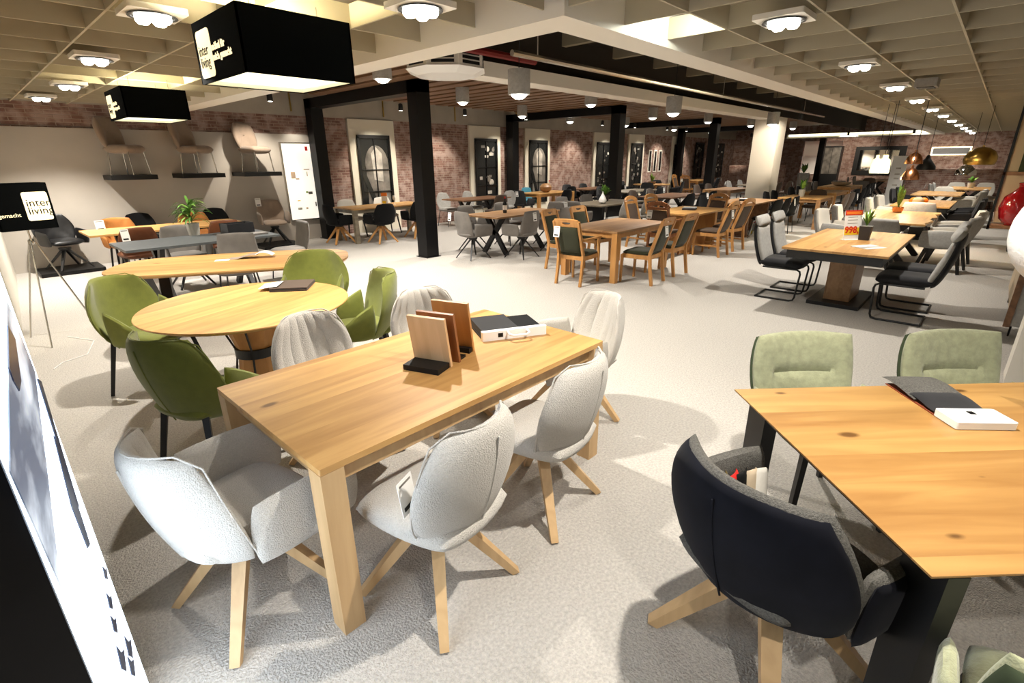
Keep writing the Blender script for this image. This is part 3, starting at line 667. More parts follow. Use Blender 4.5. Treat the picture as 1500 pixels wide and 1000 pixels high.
def cantilever():
    t = bpy.data.objects.new('c', None); COL.objects.link(t)
    obj('seat', MB().pad(seat_fn(.52, .48, .47, 1, .98), .11, 12, 12, c=.15, pe=8), 'charcoal', t)
    bf = back_fn(.225, .225, .225, .46, .92, -.22, .13, .02)
    obj('backrest', MB().pad(bf, .08, 14, 12, c=.1, pe=8, mod=lambda u, v: .8+.2*abs(math.cos(3*PI*u))), 'light_grey', t)
    obj('back_shell', MB().pad(back_fn(.228, .228, .228, .42, .93, -.255, .13, .02), .06, 12, 10, c=.1, pe=8), 'charcoal', t)
    obj('headrest', MB().pad(lambda u, v: (-.345-.03*(v+1)+.03, u*.225, .975+v*.065), .10, 12, 10, c=.2, pe=4), 'light_grey', t)
    for s in (1, -1):
        obj('sled_frame', MB().tube([(-.20, s*.225, .415), (.20, s*.225, .415), (.235, s*.225, .395), (.245, s*.225, .36), (.225, s*.225, .06), (.21, s*.225, .025), (.17, s*.225, .012), (-.24, s*.225, .012)], .012, 8), 'black_metal', t)
    obj('floor_bar', MB().tube([(-.24, -.225, .012), (-.24, .225, .012)], .012, 8), 'black_metal', t)
    return t
K['cantilever'] = cantilever
def handle_rail(w, h, d, hw, hh):
    # wooden top rail with a half-moon hand hole, in the local XZ-like plane (y across, z up), thickness d along x
    mb = MB(); n = 24; out = []; inn = []
    for k in range(n):
        a = 2*PI*k/n; cx, cz = math.cos(a), math.sin(a); s = 1/max(abs(cx)/(w/2), abs(cz)/(h/2))
        out.append((cx*s, cz*s+(.012*(1-(cx*s/(w/2))**2) if cz > 0 else 0)))
        inn.append((hw*cx, hh*cz*(.35 if cz > 0 else 1)+.008))
    for x in (-d/2, d/2):
        mb.v += [(x, y, z) for y, z in out]+[(x, y, z) for y, z in inn]
    for k in range(n):
        j = (k+1) % n
        mb.f += [(k, j, n+j, n+k), (2*n+n+k, 2*n+n+j, 2*n+j, 2*n+k), (k, 2*n+k, 2*n+j, j), (n+j, 2*n+n+j, 2*n+n+k, n+k)]
    return mb
def oak_chair(m='oak_frame', pad_m='moss', arms=False, arch=False, stretch=False):
    t = bpy.data.objects.new('c', None); COL.objects.link(t)
    xb = lambda z: -.21-.16*max(0, z-.42)/.5-.07*max(0, .42-z)/.42
    for s in (1, -1):
        pts = [(xb(0), s*.205, 0), (xb(.25), s*.205, .25), (xb(.45), s*.205, .45), (xb(.68), s*.205, .68), (xb(.93), s*.20, .93)]
        mb = MB()
        for a, b in zip(pts, pts[1:]): mb.bar(a, b, .034, .034, .042, .042)
        obj('back_post', mb, m, t, False)
        obj('front_leg', MB().bar((.21, s*.215, .66 if arms else .42), (.22, s*.215, 0), .036, .030), m, t, False)
        obj('side_rail', MB().bar((-.20, s*.205, .40), (.21, s*.212, .40), .022, .022, .06, .06), m, t, False)
        if arms: obj('armrest', MB().bar((xb(.66)+.01, s*.21, .665), (.24, s*.225, .665), .05, .045, .026, .026), m, t, False)
        if stretch: obj('stretcher', MB().bar((xb(.2), s*.205, .2), (.215, s*.215, .2), .02, .02, .03, .03), m, t, False)
    obj('front_rail', box(.20, .222, -.2, .2, .37, .43), m, t, False); obj('rear_rail', box(-.215, -.195, -.2, .2, .37, .43), m, t, False)
    obj('seat', MB().pad(seat_fn(.44, .44, .46, 1, .95), .075, 10, 10, c=.2, pe=8), pad_m, t)
    bf = lambda u, v: (xb(.68+.19*v)+.006, u*(.172), .665+.195*v)
    obj('backrest', MB().pad(bf, .045, 10, 10, c=.08, pe=8), pad_m, t)
    tilt = -math.atan(.32)
    if arch:
        mb = MB(); P = []
        for i in range(13):
            a = PI*i/12; z = .90+.085*math.sin(a); P.append((xb(z), .20*math.cos(a)*(1.04), z))
        for a, b in zip(P, P[1:]): mb.bar(a, b, .034, .034, .07, .07, up=(0, math.copysign(.0, 1), 1))
        obj('top_rail', mb, m, t, False)
        obj('inner_rail', MB().bar((xb(.89), -.19, .89), (xb(.89), .19, .89), .024, .024, .05, .05), m, t, False)
    else:
        r = obj('top_rail', handle_rail(.445, .10, .024, .07, .028), m, t, False); r.location = (xb(.905), 0, .905); r.rotation_euler = (0, tilt, 0)
    return t
K['oak_side'] = lambda: oak_chair()
K['oak_arm'] = lambda: oak_chair(arms=True)
K['arch_side'] = lambda: oak_chair('oak_frame', 'mocha', False, True, True)
K['cherry_arm'] = lambda: oak_chair('cherry', 'mocha', True, True, True)
NAMES = dict(boucle='dining_chair', boucle_arm='dining_armchair', nubuck_arm='dining_armchair', grey_spider='dining_armchair', black_oak_arm='dining_armchair', charcoal_arm='dining_armchair', cream_arm='dining_armchair', cognac='dining_armchair', black_swivel='swivel_armchair', taupe_arm='swivel_armchair', cantilever='cantilever_chair', oak_side='wooden_chair', oak_arm='wooden_armchair', arch_side='wooden_chair', cherry_arm='wooden_armchair')
BUILT = {}
N_CH = 0
def chair(kind, x, y, head, label, group=None, z=0, tagged=None):
    global N_CH
    if kind not in BUILT:
        o = K[kind](); BUILT[kind] = o; o.name = NAMES.get(kind, 'dining_chair')
        BUILT[kind+'_free'] = True
    if BUILT[kind+'_free']: o = BUILT[kind]; BUILT[kind+'_free'] = False; BUILT[kind] = o
    else: o = copy_tree_clean(BUILT[kind])
    o.location = (x, y, z); o.rotation_euler = (0, 0, math.radians(head))
    tag(o, label, 'chair', group); N_CH += 1
    if tagged: price_tag(o, *tagged[0], **tagged[1])
    return o
def copy_tree_clean(o):
    c = o.copy(); COL.objects.link(c); c.parent = None
    if 'group' in c: del c['group']
    for ch in list(o.children):
        if ch.name.startswith('price_tag'): continue
        copy_tree(ch, c)
    return c
def rim(kind_h, px, py, head, back=.27, z=.87):
    # root of a chair whose back top centre shows at this pixel
    p = G(px, py, z); a = math.radians(head)
    return p[0]+back*math.cos(a), p[1]+back*math.sin(a)
TAGB = ((-.34, .12, .90),)   # default tag spot on the back
# ================================================================== TABLES
def table_rect(name, label, x0, x1, y0, y1, top_m, leg_m, style='legs', h=.76, rz=0, tt=.03, leg=.09, group=None, centre=None, size=None):
    if centre: cx, cy_ = centre; L, W = size
    else: cx, cy_, L, W = (x0+x1)/2, (y0+y1)/2, x1-x0, y1-y0
    if W > L and not centre: rz = 90; L, W = W, L
    t = thing(name, label, 'table', (cx, cy_, 0), rz, group)
    a, b = L/2, W/2
    if style == 'live':
        P = [(a*(-1+2*i/14), -b+.03*math.sin(i*1.3)+.015*math.sin(i*2.9)) for i in range(15)]+[(a*(1-2*i/14), b+.03*math.sin(i*1.7)) for i in range(15)]
        obj('tabletop', MB().prism(P, h-tt, h, .008), top_m, t, False)
    elif style == 'boat':
        P = []
        for k in range(48):
            q = 2*PI*k/48; c, s = math.cos(q), math.sin(q)
            P.append((a*math.copysign(abs(c)**.45, c), b*math.copysign(abs(s)**.62, s)*(1-.10*abs(c)**2)))
        obj('tabletop', MB().prism(P, h-.035, h, .02), top_m, t, False)
    elif style == 'thin':
        obj('tabletop', MB().quadbox([(-a+.04, -b+.04, h-.03), (a-.04, -b+.04, h-.03), (a-.04, b-.04, h-.03), (-a+.04, b-.04, h-.03)], [(-a, -b, h-.006), (a, -b, h-.006), (a, b, h-.006), (-a, b, h-.006)]).box(-a, a, -b, b, h-.006, h), top_m, t, False)
    else:
        obj('tabletop', MB().prism(rrect(L, W, .006, 2), h-tt, h, .003), top_m, t, False)
    zt = h-tt
    if style == 'legs':
        for sx in (1, -1):
            for sy in (1, -1): obj('leg', box(min(sx*a, sx*(a-leg)), max(sx*a, sx*(a-leg)), min(sy*b, sy*(b-leg)), max(sy*b, sy*(b-leg)), 0, zt), leg_m, t, False)
        for sy in (1, -1): obj('apron', box(-a+leg, a-leg, sy*(b-.05)-.012, sy*(b-.05)+.012, zt-.075, zt), leg_m, t, False)
        for sx in (1, -1): obj('apron', box(sx*(a-.05)-.012, sx*(a-.05)+.012, -b+leg, b-leg, zt-.075, zt), leg_m, t, False)
    elif style == 'thin':
        for sx in (1, -1):
            for sy in (1, -1):
                x, y = sx*(a-.10), sy*(b-.09)
                obj('leg', MB().quadbox([(x-.03, y-.06, 0), (x+.03, y-.06, 0), (x+.03, y+.06, 0), (x-.03, y+.06, 0)], [(x-.03, y-.07, zt), (x+.03, y-.07, zt), (x+.03, y+.07, zt), (x-.03, y+.07, zt)]), leg_m, t, False)
            obj('cross_rail', box(sx*(a-.10)-.025, sx*(a-.10)+.025, -b+.10, b-.10, zt-.05, zt-.001), leg_m, t, False)
        obj('long_rail', box(-a+.1, a-.1, -.03, .03, zt-.05, zt-.001), leg_m, t, False)
    elif style in ('x', 'boat', 'live'):
        for sx in (1, -1):
            x = sx*(a-.42)
            if style == 'boat':
                for s in (1, -1): obj('leg', MB().bar((x, s*.04, .0), (x+sx*.06, s*(b-.22), zt), .10, .10, .16, .16), leg_m, t, False)
                obj('foot', box(x-.09, x+.09, -.2, .2, 0, .03), leg_m, t, False)
            else:
                for s in (1, -1): obj('leg', MB().bar((x, s*(b-.16), 0), (x, -s*(b-.24), zt), .06, .06, .09, .09), leg_m, t, False)
        obj('long_rail', box(-a+.42, a-.42, -.03, .03, zt-.06, zt), leg_m, t, False)
    elif style == 'pedestal':
        obj('frame', box(-a+.05, a-.05, -b+.05, b-.05, zt-.10, zt), 'black_metal', t, False)
        obj('pedestal', box(-.30, .30, -.14, .14, .045, zt-.10), leg_m, t, False); obj('base_plate', box(-.50, .50, -.28, .28, 0, .045), 'black_metal', t, False)
    elif style == 'panel':
        for sx in (1, -1): obj('leg_panel', box(sx*(a-.30)-.05, sx*(a-.30)+.05, -b+.14, b-.14, .03, zt), leg_m, t, False)
        for sx in (1, -1): obj('foot', box(sx*(a-.30)-.12, sx*(a-.30)+.12, -b+.1, b-.1, 0, .03), leg_m, t, False)
    for c in t.children:
        pass
    return t
def table_round(name, label, cx, cy_, r, top_m, leg_m, h=.76, group=None):
    t = thing(name, label, 'table', (cx, cy_, 0), 20, group)
    obj('tabletop', MB().lathe([(r-.05, h-.034), (r-.004, h-.012), (r, h-.006), (r-.003, h)], 64), top_m, t)
    cone = obj('pedestal', MB().lathe([(.20, .03), (.15, .22), (.13, .40), (.19, .60), (.25, h-.034)], 10), leg_m, t, False)
    obj('ring_band', MB().lathe([(.155, .36), (.155, .43)], 24), 'black_metal', cone)
    for k in range(5): 
        a = 2*PI*k/5; obj('groove', MB().tube([(.20*math.cos(a), .20*math.sin(a), .04), (.137*math.cos(a), .137*math.sin(a), .40), (.247*math.cos(a), .247*math.sin(a), h-.05)], .008, 5), 'black_metal', cone)
    obj('base_plate', MB().lathe([(.36, 0), (.36, .02), (.24, .04)], 40), 'black_metal', t)
    return t
SIDE_TXT = {'f': 'brick wall side', 'n': 'aisle side', 'l': 'end away from far wall', 'r': 'end towards far wall'}
def dining(name, tlabel, where, x0, x1, y0, y1, top_m, leg_m, style, chairs, tuck=.11, h=.76, **k):
    tb = table_rect(name, tlabel, x0, x1, y0, y1, top_m, leg_m, style, h=h, **k)
    for kind, side, n, look in chairs:
        for i in range(n):
            f = (i+.5)/n
            if side in 'lr' and n == 2: f = .14+.72*i
            if side == 'n': p = (lerp(x0, x1, f), y0-.30+tuck, 90)
            if side == 'f': p = (lerp(x0, x1, f), y1+.30-tuck, -90)
            if side == 'l': p = (x0-.30+tuck, lerp(y0, y1, f), 0)
            if side == 'r': p = (x1+.30-tuck, lerp(y0, y1, f), 180)
            j = random.Random(int(p[0]*100)+i*7)
            lab = look+' at '+where+', '+SIDE_TXT[side]
            if n > 1 and side in 'nf': lab += ', '+(['farther from', 'nearer'] if n == 2 else ['farther from', 'midway to', 'nearer'])[i]+' far wall'
            if n > 1 and side in 'lr': lab += ', '+['nearer aisle', 'nearer brick wall'][i]
            tg = None
            if (i+len(look)) % 3 == 0: tg = (((-.40, .13, .86),), dict(w=.10, h=.15))
            chair(kind, p[0]+j.uniform(-.04, .04), p[1]+j.uniform(-.04, .04), p[2]+j.uniform(-8, 8), lab, 'chairs at '+where, tagged=tg)
    return tb
# ================================================================== PLACEMENT: foreground
table_rect('dining_table', 'long light oak dining table with square legs, boucle chairs around it', .61, 2.35, 1.48, 2.47, 'oak', 'oak_pale', 'legs', tt=.028)
chair('boucle_arm', .47, 1.93, 8, 'cream boucle armchair with oak legs at the table end by the light box')
chair('boucle', 1.03, 1.41, 98, 'cream boucle swivel chair turned out beside the table leg near the boucle armchair', None, 0, (((-.12, .255, .74),), dict(w=.09, h=.13, rz=15)))
chair('boucle', 1.76, 1.46, 98, 'cream boucle swivel chair turned out at the middle of the oak table')
chair('boucle_arm', 2.70, 1.93, 152, 'cream boucle armchair at the table end behind the white sample case')
chair('boucle', 1.28, 2.62, -78, 'cream boucle chair between the oak table and the round table')
chair('boucle', 2.05, 2.60, -95, 'cream boucle chair behind the standing wooden sample boards')
table_round('round_table', 'round oak table with conical wooden pedestal and black band', 1.30, 3.92, .715, 'oak', 'oak_frame')
GT = lambda **k: k
chair('green', .74, 3.14, 20, 'olive green chair with black legs turned back-on beside the boucle armchair')
chair('green', .80, 4.78, -52, 'olive green chair at the round table on the tripod lamp side', None, 0, (((-.30, .16, .74),), dict(w=.10, h=.16)))
chair('green', 2.17, 4.72, 224, 'olive green chair at the round table next to the dark swatch book', None, 0, (((-.33, -.16, .78),), dict(w=.10, h=.16)))
chair('green', 2.02, 3.62, 158, 'olive green chair seen side-on between round table and sample boards', None, 0, (((-.33, -.14, .80),), dict(w=.10, h=.16)))
table_rect('boat_table', 'boat-shaped oak table on black slanted legs behind the round table', 0, 0, 0, 0, 'oak', 'black_metal', 'boat', rz=-30, centre=(1.88, 5.80), size=(2.30, 1.10))
chair('taupe_shell', 2.28, 6.98, 243, 'taupe chair behind the boat-shaped table, facing it')
chair('taupe_shell', 3.38, 7.92, 178, 'taupe chair at the end of the grey ceramic table')
table_rect('dining_table', 'grey ceramic-topped table carrying a potted bamboo palm', 1.24, 3.10, 7.52, 8.45, 'ceramic_top', 'black_metal', 'x')
chair('grey_spider', 2.15, 8.62, -90, 'grey chair behind the potted palm at the grey ceramic table')
table_rect('dining_table', 'light oak table near the grey wall with leather chairs', 1.20, 3.40, 9.55, 10.45, 'oak', 'black_metal', 'x')
chair('brown_leather', 1.70, 9.40, 92, 'brown leather chair with slit back beside the grey ceramic table corner', None, 0, (((-.32, .17, .86),), dict(w=.10, h=.17)))
chair('brown_leather', 2.92, 9.42, 88, 'brown leather chair behind the potted palm', None)
chair('cognac', 1.80, 10.72, -85, 'cognac leather armchair at the oak table next to the black swivel armchair', None, 0, (((-.18, -.24, .86),), dict(w=.13, h=.17, rz=180)))
chair('cognac', 2.95, 10.74, -92, 'cognac leather armchair at the oak table behind the palm leaves')
chair('black_shell', 2.25, 11.45, -90, 'black chair by the grey wall behind the cognac armchair')
chair('black_shell', 3.55, 11.45, -90, 'black chair by the grey wall below the middle wall shelf')
# platforms with armchairs
for x, y, kind, lab, pl in ((1.07, 11.45, 'black_swivel', 'black leather swivel armchair standing on a low black platform', 'low black platform under the black armchair'), (4.62, 11.40, 'taupe_arm', 'taupe tufted armchair standing on a low black platform by the poster', 'low black platform under the taupe armchair')):
    p = obj('platform', MB().prism(rrect(.85, .75, .01, 2), 0, .06, .005), 'black_board', None, False); p.location = (x, y, 0); tag(p, pl, 'platform', 'black chair platforms')
    chair(kind, x, y, -72 if kind == 'black_swivel' else -100, lab, None, .06, (((-.18, -.22, .96),), dict(w=.11, h=.17, rz=180)) if kind == 'taupe_arm' else None)
# right foreground
table_rect('dining_table', 'large knotty oak table with thin edge and black metal legs', 0, 0, 0, 0, 'oak_knotty', 'black_metal', 'thin', rz=-45, centre=(2.535, -.435), size=(2.05, 1.09))
chair('nubuck_arm', 1.63, .29, -20, 'black nubuck armchair with grey melange inside and thick oak legs')
h1 = 225
x, y = rim(0, 1175, 485, h1, .30); chair('pale_green', x, y, h1, 'pale green pleated chair at the knotty oak table, farther from the white partition')
x, y = rim(0, 1392, 482, h1, .30); chair('pale_green', x, y, h1, 'pale green pleated chair at the knotty oak table, next to the white partition')
chair('pale_green', 1.42, -.455, 2, 'pale green chair with dark green back at the shaded side of the knotty table')
# 998 table
table_rect('pedestal_table', 'oak extending table on a wooden block pedestal, with a red price sign', 6.48, 8.62, .68, 1.72, 'oak', 'oak_brown', 'pedestal', tt=.025)
TY = dict(w=.11, h=.19, yellow=True)
for x, lab in ((7.20, 'charcoal cantilever chair with price card, beside the block pedestal on the wall side'), (7.84, 'charcoal cantilever chair with price card, far one on the wall side of the block pedestal')):
    chair('cantilever', x, 1.84, -88, lab, 'cantilever chairs', 0, (((-.40, -.16, .98),), dict(TY, rz=0)))
for x, lab in ((7.02, 'charcoal cantilever chair opposite the price cards, nearer the sideboard corner'), (7.66, 'charcoal cantilever chair opposite the price cards, behind its twin')):
    chair('cantilever', x, .54, 90, lab, 'cantilever chairs')
# ------------------------------------------------------------------ middle and background groups
dining('dining_table', 'light oak table by the first picture window with black armchairs', 'the first-window oak table', 5.9, 8.0, 10.25, 11.15, 'oak', 'grey_oak', 'legs',
       [('black_oak_arm', 'n', 2, 'black armchair'), ('black_oak_arm', 'l', 1, 'black armchair'), ('cream_shell', 'f', 2, 'cream chair')], .12)
dining('dining_table', 'brown oak table with black legs beside the first black portal post', 'the brown portal table', 6.62, 8.55, 6.55, 7.50, 'oak_brown', 'black_metal', 'x',
       [('grey_spider', 'n', 2, 'grey spider-leg armchair'), ('grey_spider', 'l', 1, 'grey spider-leg armchair'), ('grey_spider', 'f', 2, 'grey spider-leg armchair'), ('grey_spider', 'r', 1, 'grey spider-leg armchair')], .12)
dining('dining_table', 'dark walnut table by the second picture window', 'the second-window table', 9.0, 10.8, 10.1, 11.0, 'walnut', 'black_metal', 'x',
       [('grey_shell', 'f', 2, 'pale grey shell chair'), ('mocha_shell', 'n', 1, 'mocha shell chair'), ('grey_shell', 'r', 1, 'pale grey shell chair')])
dining('dining_table', 'oak table with a bread loaf by the third picture window', 'the third-window table', 12.15, 13.95, 10.2, 11.1, 'oak', 'oak_frame', 'legs',
       [('teal_shell', 'f', 1, 'teal blue chair'), ('black_shell', 'n', 1, 'black shell chair'), ('black_shell', 'r', 1, 'black shell chair'), ('moss_arm' if 'moss_arm' in K else 'charcoal_arm', 'l', 1, 'charcoal armchair')])
dining('dining_table', 'dark walnut table against the brick wall behind the vase table', 'the dark wall table', 14.9, 16.9, 10.3, 11.2, 'walnut', 'black_metal', 'x',
       [('charcoal_arm', 'f', 2, 'charcoal armchair'), ('black_shell', 'n', 2, 'black shell chair'), ('black_shell', 'r', 1, 'black shell chair')])
dining('dining_table', 'solid oak table with upholstered oak-framed chairs', 'the solid oak table', 6.36, 8.0, 3.87, 4.87, 'oak_brown', 'oak_frame', 'legs',
       [('oak_side', 'n', 2, 'moss-padded oak chair'), ('oak_arm', 'l', 1, 'moss-padded oak armchair'), ('oak_side', 'f', 2, 'moss-padded oak chair')], .10)
dining('dining_table', 'greyed oak table with a white teardrop vase', 'the vase table', 9.78, 11.75, 6.4, 7.4, 'grey_oak', 'black_metal', 'panel',
       [('grey_shell', 'n', 2, 'pale grey shell chair'), ('grey_spider', 'f', 2, 'grey spider-leg armchair'), ('grey_spider', 'l', 1, 'grey spider-leg armchair')])
dining('dining_table', 'yellow oak table with arched-back brown chairs', 'the yellow oak table', 9.2, 10.9, 4.0, 5.0, 'oak', 'oak_frame', 'panel',
       [('arch_side', 'n', 2, 'arched-back oak chair'), ('cherry_arm', 'l', 1, 'arched-back cherry armchair'), ('arch_side', 'f', 2, 'arched-back oak chair'), ('arch_side', 'r', 1, 'arched-back oak chair')], .10)
dining('dining_table', 'brown oak table on dark panel legs before the white column', 'the panel-leg table', 12.1, 14.0, 3.95, 4.9, 'oak_brown', 'walnut', 'panel',
       [('black_shell', 'n', 3, 'black wire-leg chair'), ('black_shell', 'f', 2, 'black wire-leg chair')], .09)
dining('dining_table', 'oak table with a dark potted plant right before the white column', 'the planted column table', 14.7, 16.1, 3.2, 4.2, 'oak', 'oak_brown', 'legs',
       [('mocha_shell', 'n', 2, 'mocha shell chair'), ('black_shell', 'f', 2, 'black shell chair'), ('mocha_shell', 'r', 1, 'mocha shell chair')])
dining('dining_table', 'dark walnut table in the dim middle behind the arched chairs', 'the dim walnut table', 12.9, 15.0, 6.3, 7.3, 'walnut', 'black_metal', 'x',
       [('black_shell', 'n', 3, 'black shell chair'), ('mocha_shell', 'f', 2, 'mocha shell chair')])
dining('dining_table', 'greyed oak table behind the second portal post', 'the second-post table', 14.3, 16.3, 8.45, 9.35, 'grey_oak', 'black_metal', 'x',
       [('charcoal_arm', 'n', 2, 'charcoal armchair'), ('charcoal_arm', 'f', 2, 'charcoal armchair'), ('black_shell', 'l', 1, 'black shell chair')])
dining('dining_table', 'brown oak table beside the white column on its wall side', 'the brown column table', 17.0, 18.9, 6.3, 7.2, 'oak_brown', 'oak_brown', 'legs',
       [('arch_side', 'n', 2, 'arched-back oak chair'), ('mocha_shell', 'f', 2, 'mocha shell chair')])
table_round('round_table', 'round oak table with green plant far back at the bricks', 19.5, 10.4, .75, 'oak', 'oak_frame')
for a in (20, 110, 200, 290):
    chair('charcoal_arm', 19.5+.95*math.cos(math.radians(a)), 10.4+.95*math.sin(math.radians(a)), a+180, 'charcoal armchair drawn up to the far round oak table', 'chairs at the far round table')
dining('dining_table', 'oak table far back by the last white picture window', 'the last-window table', 23.4, 25.2, 10.2, 11.0, 'oak', 'oak_frame', 'legs',
       [('arch_side', 'l', 1, 'arched-back oak chair'), ('arch_side', 'f', 2, 'arched-back oak chair'), ('charcoal_arm', 'n', 2, 'charcoal armchair')])
dining('dining_table', 'grey oak table in the far dim middle of the hall', 'the far grey table', 20.4, 22.4, 6.4, 7.4, 'grey_oak', 'black_metal', 'x',
       [('mocha_shell', 'n', 2, 'mocha shell chair'), ('grey_shell', 'f', 2, 'pale grey shell chair')])
# right aisle
dining('dining_table', 'live-edge oak table with a tulip pot and cream armchairs', 'the live-edge table', 10.0, 12.3, .70, 1.72, 'oak', 'black_metal', 'live',
       [('cream_arm', 'l', 1, 'cream armchair'), ('cream_arm', 'f', 2, 'cream armchair'), ('cream_arm', 'n', 2, 'cream armchair')], .02)
dining('dining_table', 'oak table with orange fruit behind the live-edge table', 'the pumpkin table', 13.7, 15.8, .65, 1.65, 'oak', 'black_metal', 'pedestal',
       [('cream_arm', 'l', 1, 'cream armchair'), ('charcoal_arm', 'n', 2, 'charcoal armchair'), ('cream_arm', 'f', 2, 'cream armchair')])
dining('dining_table', 'pale oak table under the jar pendants far down the aisle', 'the pale far table', 17.8, 19.8, .70, 1.75, 'oak', 'black_metal', 'x',
       [('charcoal_arm', 'f', 2, 'charcoal armchair'), ('cream_arm', 'n', 2, 'cream armchair'), ('cream_shell', 'r', 1, 'cream chair')])
dining('dining_table', 'oak table before the low dark brick partition', 'the partition table', 21.2, 23.2, .2, 1.2, 'oak', 'black_metal', 'x',
       [('grey_shell', 'n', 2, 'pale grey shell chair'), ('cream_shell', 'r', 2, 'cream chair'), ('grey_shell', 'f', 2, 'pale grey shell chair')])
dining('dining_table', 'oak bench-legged table beyond the white column', 'the bench-leg table', 17.3, 19.0, 3.4, 4.3, 'oak', 'oak_frame', 'legs',
       [('black_shell', 'n', 2, 'black shell chair'), ('black_shell', 'f', 2, 'black shell chair')])
dining('dining_table', 'oak table with a wooden bowl before the far brick wall', 'the wooden bowl table', 20.8, 22.8, 3.7, 4.7, 'oak', 'oak_frame', 'legs',
       [('black_shell', 'n', 3, 'black shell chair'), ('taupe_shell', 'r', 2, 'taupe chair'), ('taupe_shell', 'f', 2, 'taupe chair')])
dining('dining_table', 'brown table at the foot of the far brick wall', 'the far-wall table', 27.0, 29.0, 3.6, 4.6, 'oak_brown', 'black_metal', 'x',
       [('mocha_shell', 'l', 1, 'mocha shell chair'), ('mocha_shell', 'n', 2, 'mocha shell chair'), ('taupe_shell', 'f', 2, 'taupe chair')])
# ================================================================== SMALL THINGS
# wall shelves with chairs
for (x0, x1, hd, nm) in ((1.93, 2.62, -48, 'nearest the left wall'), (3.02, 3.76, -55, 'the middle one'), (4.12, 4.88, -68, 'beside the lit poster')):
    s = obj('wall_shelf', MB().prism([(x0, 11.22), (x1, 11.22), (x1, 11.888), (x0, 11.888)], 1.475, 1.555), 'black_board', None, False)
    tag(s, 'black floating wall shelf holding a taupe chair, '+nm, 'shelf', 'black wall shelves')
    chair('taupe_wall', (x0+x1)/2, 11.50, hd, 'taupe tufted chair displayed up on a black wall shelf, '+nm, 'chairs on the wall shelves', 1.555)
# lit wall poster
po = thing('wall_poster', 'tall lit wall poster of furniture pictures beside the first black post', 'poster', (5.56, 11.885, .48))
obj('frame', box(-.37, .37, -.05, 0, -.03, 1.68), 'steel', po, False)
sh = obj('print', box(-.34, .34, -.058, -.05, 0, 1.65), 'print_warm', po, False)
for x, z, a, b, m in ((-.17, .98, .10, .14, 'print_tan'), (-.08, .90, .08, .03, 'print_tan'), (.16, 1.10, .14, .02, 'print_tan'), (.16, 1.0, .02, .10, 'print_tan'), (.22, 1.55, .06, .09, 'red'), (.18, .58, .10, .06, 'photo_mid'), (.1, .60, .05, .04, 'leaf_light'), (-.12, .42, .07, .02, 'yellow_print'), (-.12, .24, .10, .05, 'photo_light'), (.05, .24, .05, .04, 'print_tan'), (.28, .32, .03, .10, 'photo_mid')):
    obj('printed_shape', box(x-a/2, x+a/2, -.0605, -.058, z-b/2, z+b/2), m, sh, False)
spot_light(po, (0, -.30, 2.05), SPOT*.06, 120, .8, .05, (1, .93, .80), (0, .25, -1))  # added wash light over the poster, no lamp fitting here
# tripod lamp
tl = thing('tripod_lamp', 'steel tripod floor lamp with black box shade and glowing logo', 'floor lamp', (.42, 7.03, 0))
ap = (0, 0, 1.02)
for fx, fy in ((.29, 6.66), (.18, 7.26), (.75, 7.13)): obj('leg', MB().tube([(fx-.42, fy-7.03, 0), ((fx-.42)*.06, (fy-7.03)*.06, 1.03)], .008, 8), 'steel', tl)
obj('knuckle', MB().lathe([(.02, .99), (.028, 1.0), (.028, 1.03), (.02, 1.04)], 10), 'steel', tl); obj('stem', MB().tube([(0, 0, 1.03), (0, 0, 1.30)], .008), 'steel', tl)
e = .01; a, b = .22, .11
sd = obj('shade', MB().box(-a, -a+e, -b, b, 0, .44).box(a-e, a, -b, b, 0, .44).box(-a, a, -b, -b+e, 0, .44).box(-a, a, b-e, b, 0, .44), 'lamp_black', tl, False)
sd.location = (0, 0, 1.14); sd.rotation_euler = (0, 0, math.radians(14))
obj('diffuser', box(-a+.02, a-.02, -b+.02, b-.02, .38, .39), 'glow_inside', sd, False)
lg = obj('logo_field', MB().prism(rrect(.20, .27, .02), 0, .003), 'glow_logo', sd, False); lg.rotation_euler = (PI/2, 0, 0); lg.location = (.10, -b-.001, .22)
put_text('inter\nliving', .10, 'lamp_black', sd, (.015, -b-.005, .22), (PI/2, 0, 0), spacing=.75)
put_text('gemacht', .05, 'glow_logo', sd, (-.215, -b-.003, .13), (PI/2, 0, 0))
li = bpy.data.lights.new('lamp_light', 'POINT'); li.energy = 8; li.color = (1, .9, .65); li.shadow_soft_size = .05
o = link(bpy.data.objects.new('lamp_light', li), tl); o.location = (0, 0, 1.45)
cb = obj('power_cable', MB().tube([(.45, 6.98, .004), (.62, 6.6, .004), (.50, 6.15, .004), (.30, 6.05, .004), (.22, 5.9, .004)], .004, 6), 'white_plastic'); tag(cb, 'thin white cable lying on the carpet under the tripod lamp', 'cable')
# wooden sample boards in black stands on the oak table
TZ = .7602
def local(loc, rz, name, label, cat): return thing(name, label, cat, (*loc, TZ), rz)
for (cx, cy_, m, lab, wdt, hh) in ((1.475, 1.94, 'beech', 'pale beech sample board standing foremost in its black stand', .215, .27), (1.545, 1.955, 'cherry', 'red-brown sample board standing between the pale and honey ones', .215, .275), (1.70, 2.02, 'oak_frame', 'honey-coloured sample board standing behind the red-brown one', .22, .29)):
    t = local((cx, cy_), -70, 'sample_board', lab, 'sample board')
    o = obj('board', box(-wdt/2, wdt/2, -.009, .009, 0, hh), m, t, False); o.rotation_euler = (math.radians(10), 0, 0)
    obj('foot_block', MB().box(-wdt/2+.006, wdt/2-.006, -.125 if m == 'beech' else -.045, -.016, 0, .028), 'black_board', t, False) if m != 'cherry' else obj('foot_block', box(-wdt/2+.01, wdt/2-.01, .012, .08, 0, .012), 'black_board', t, False)
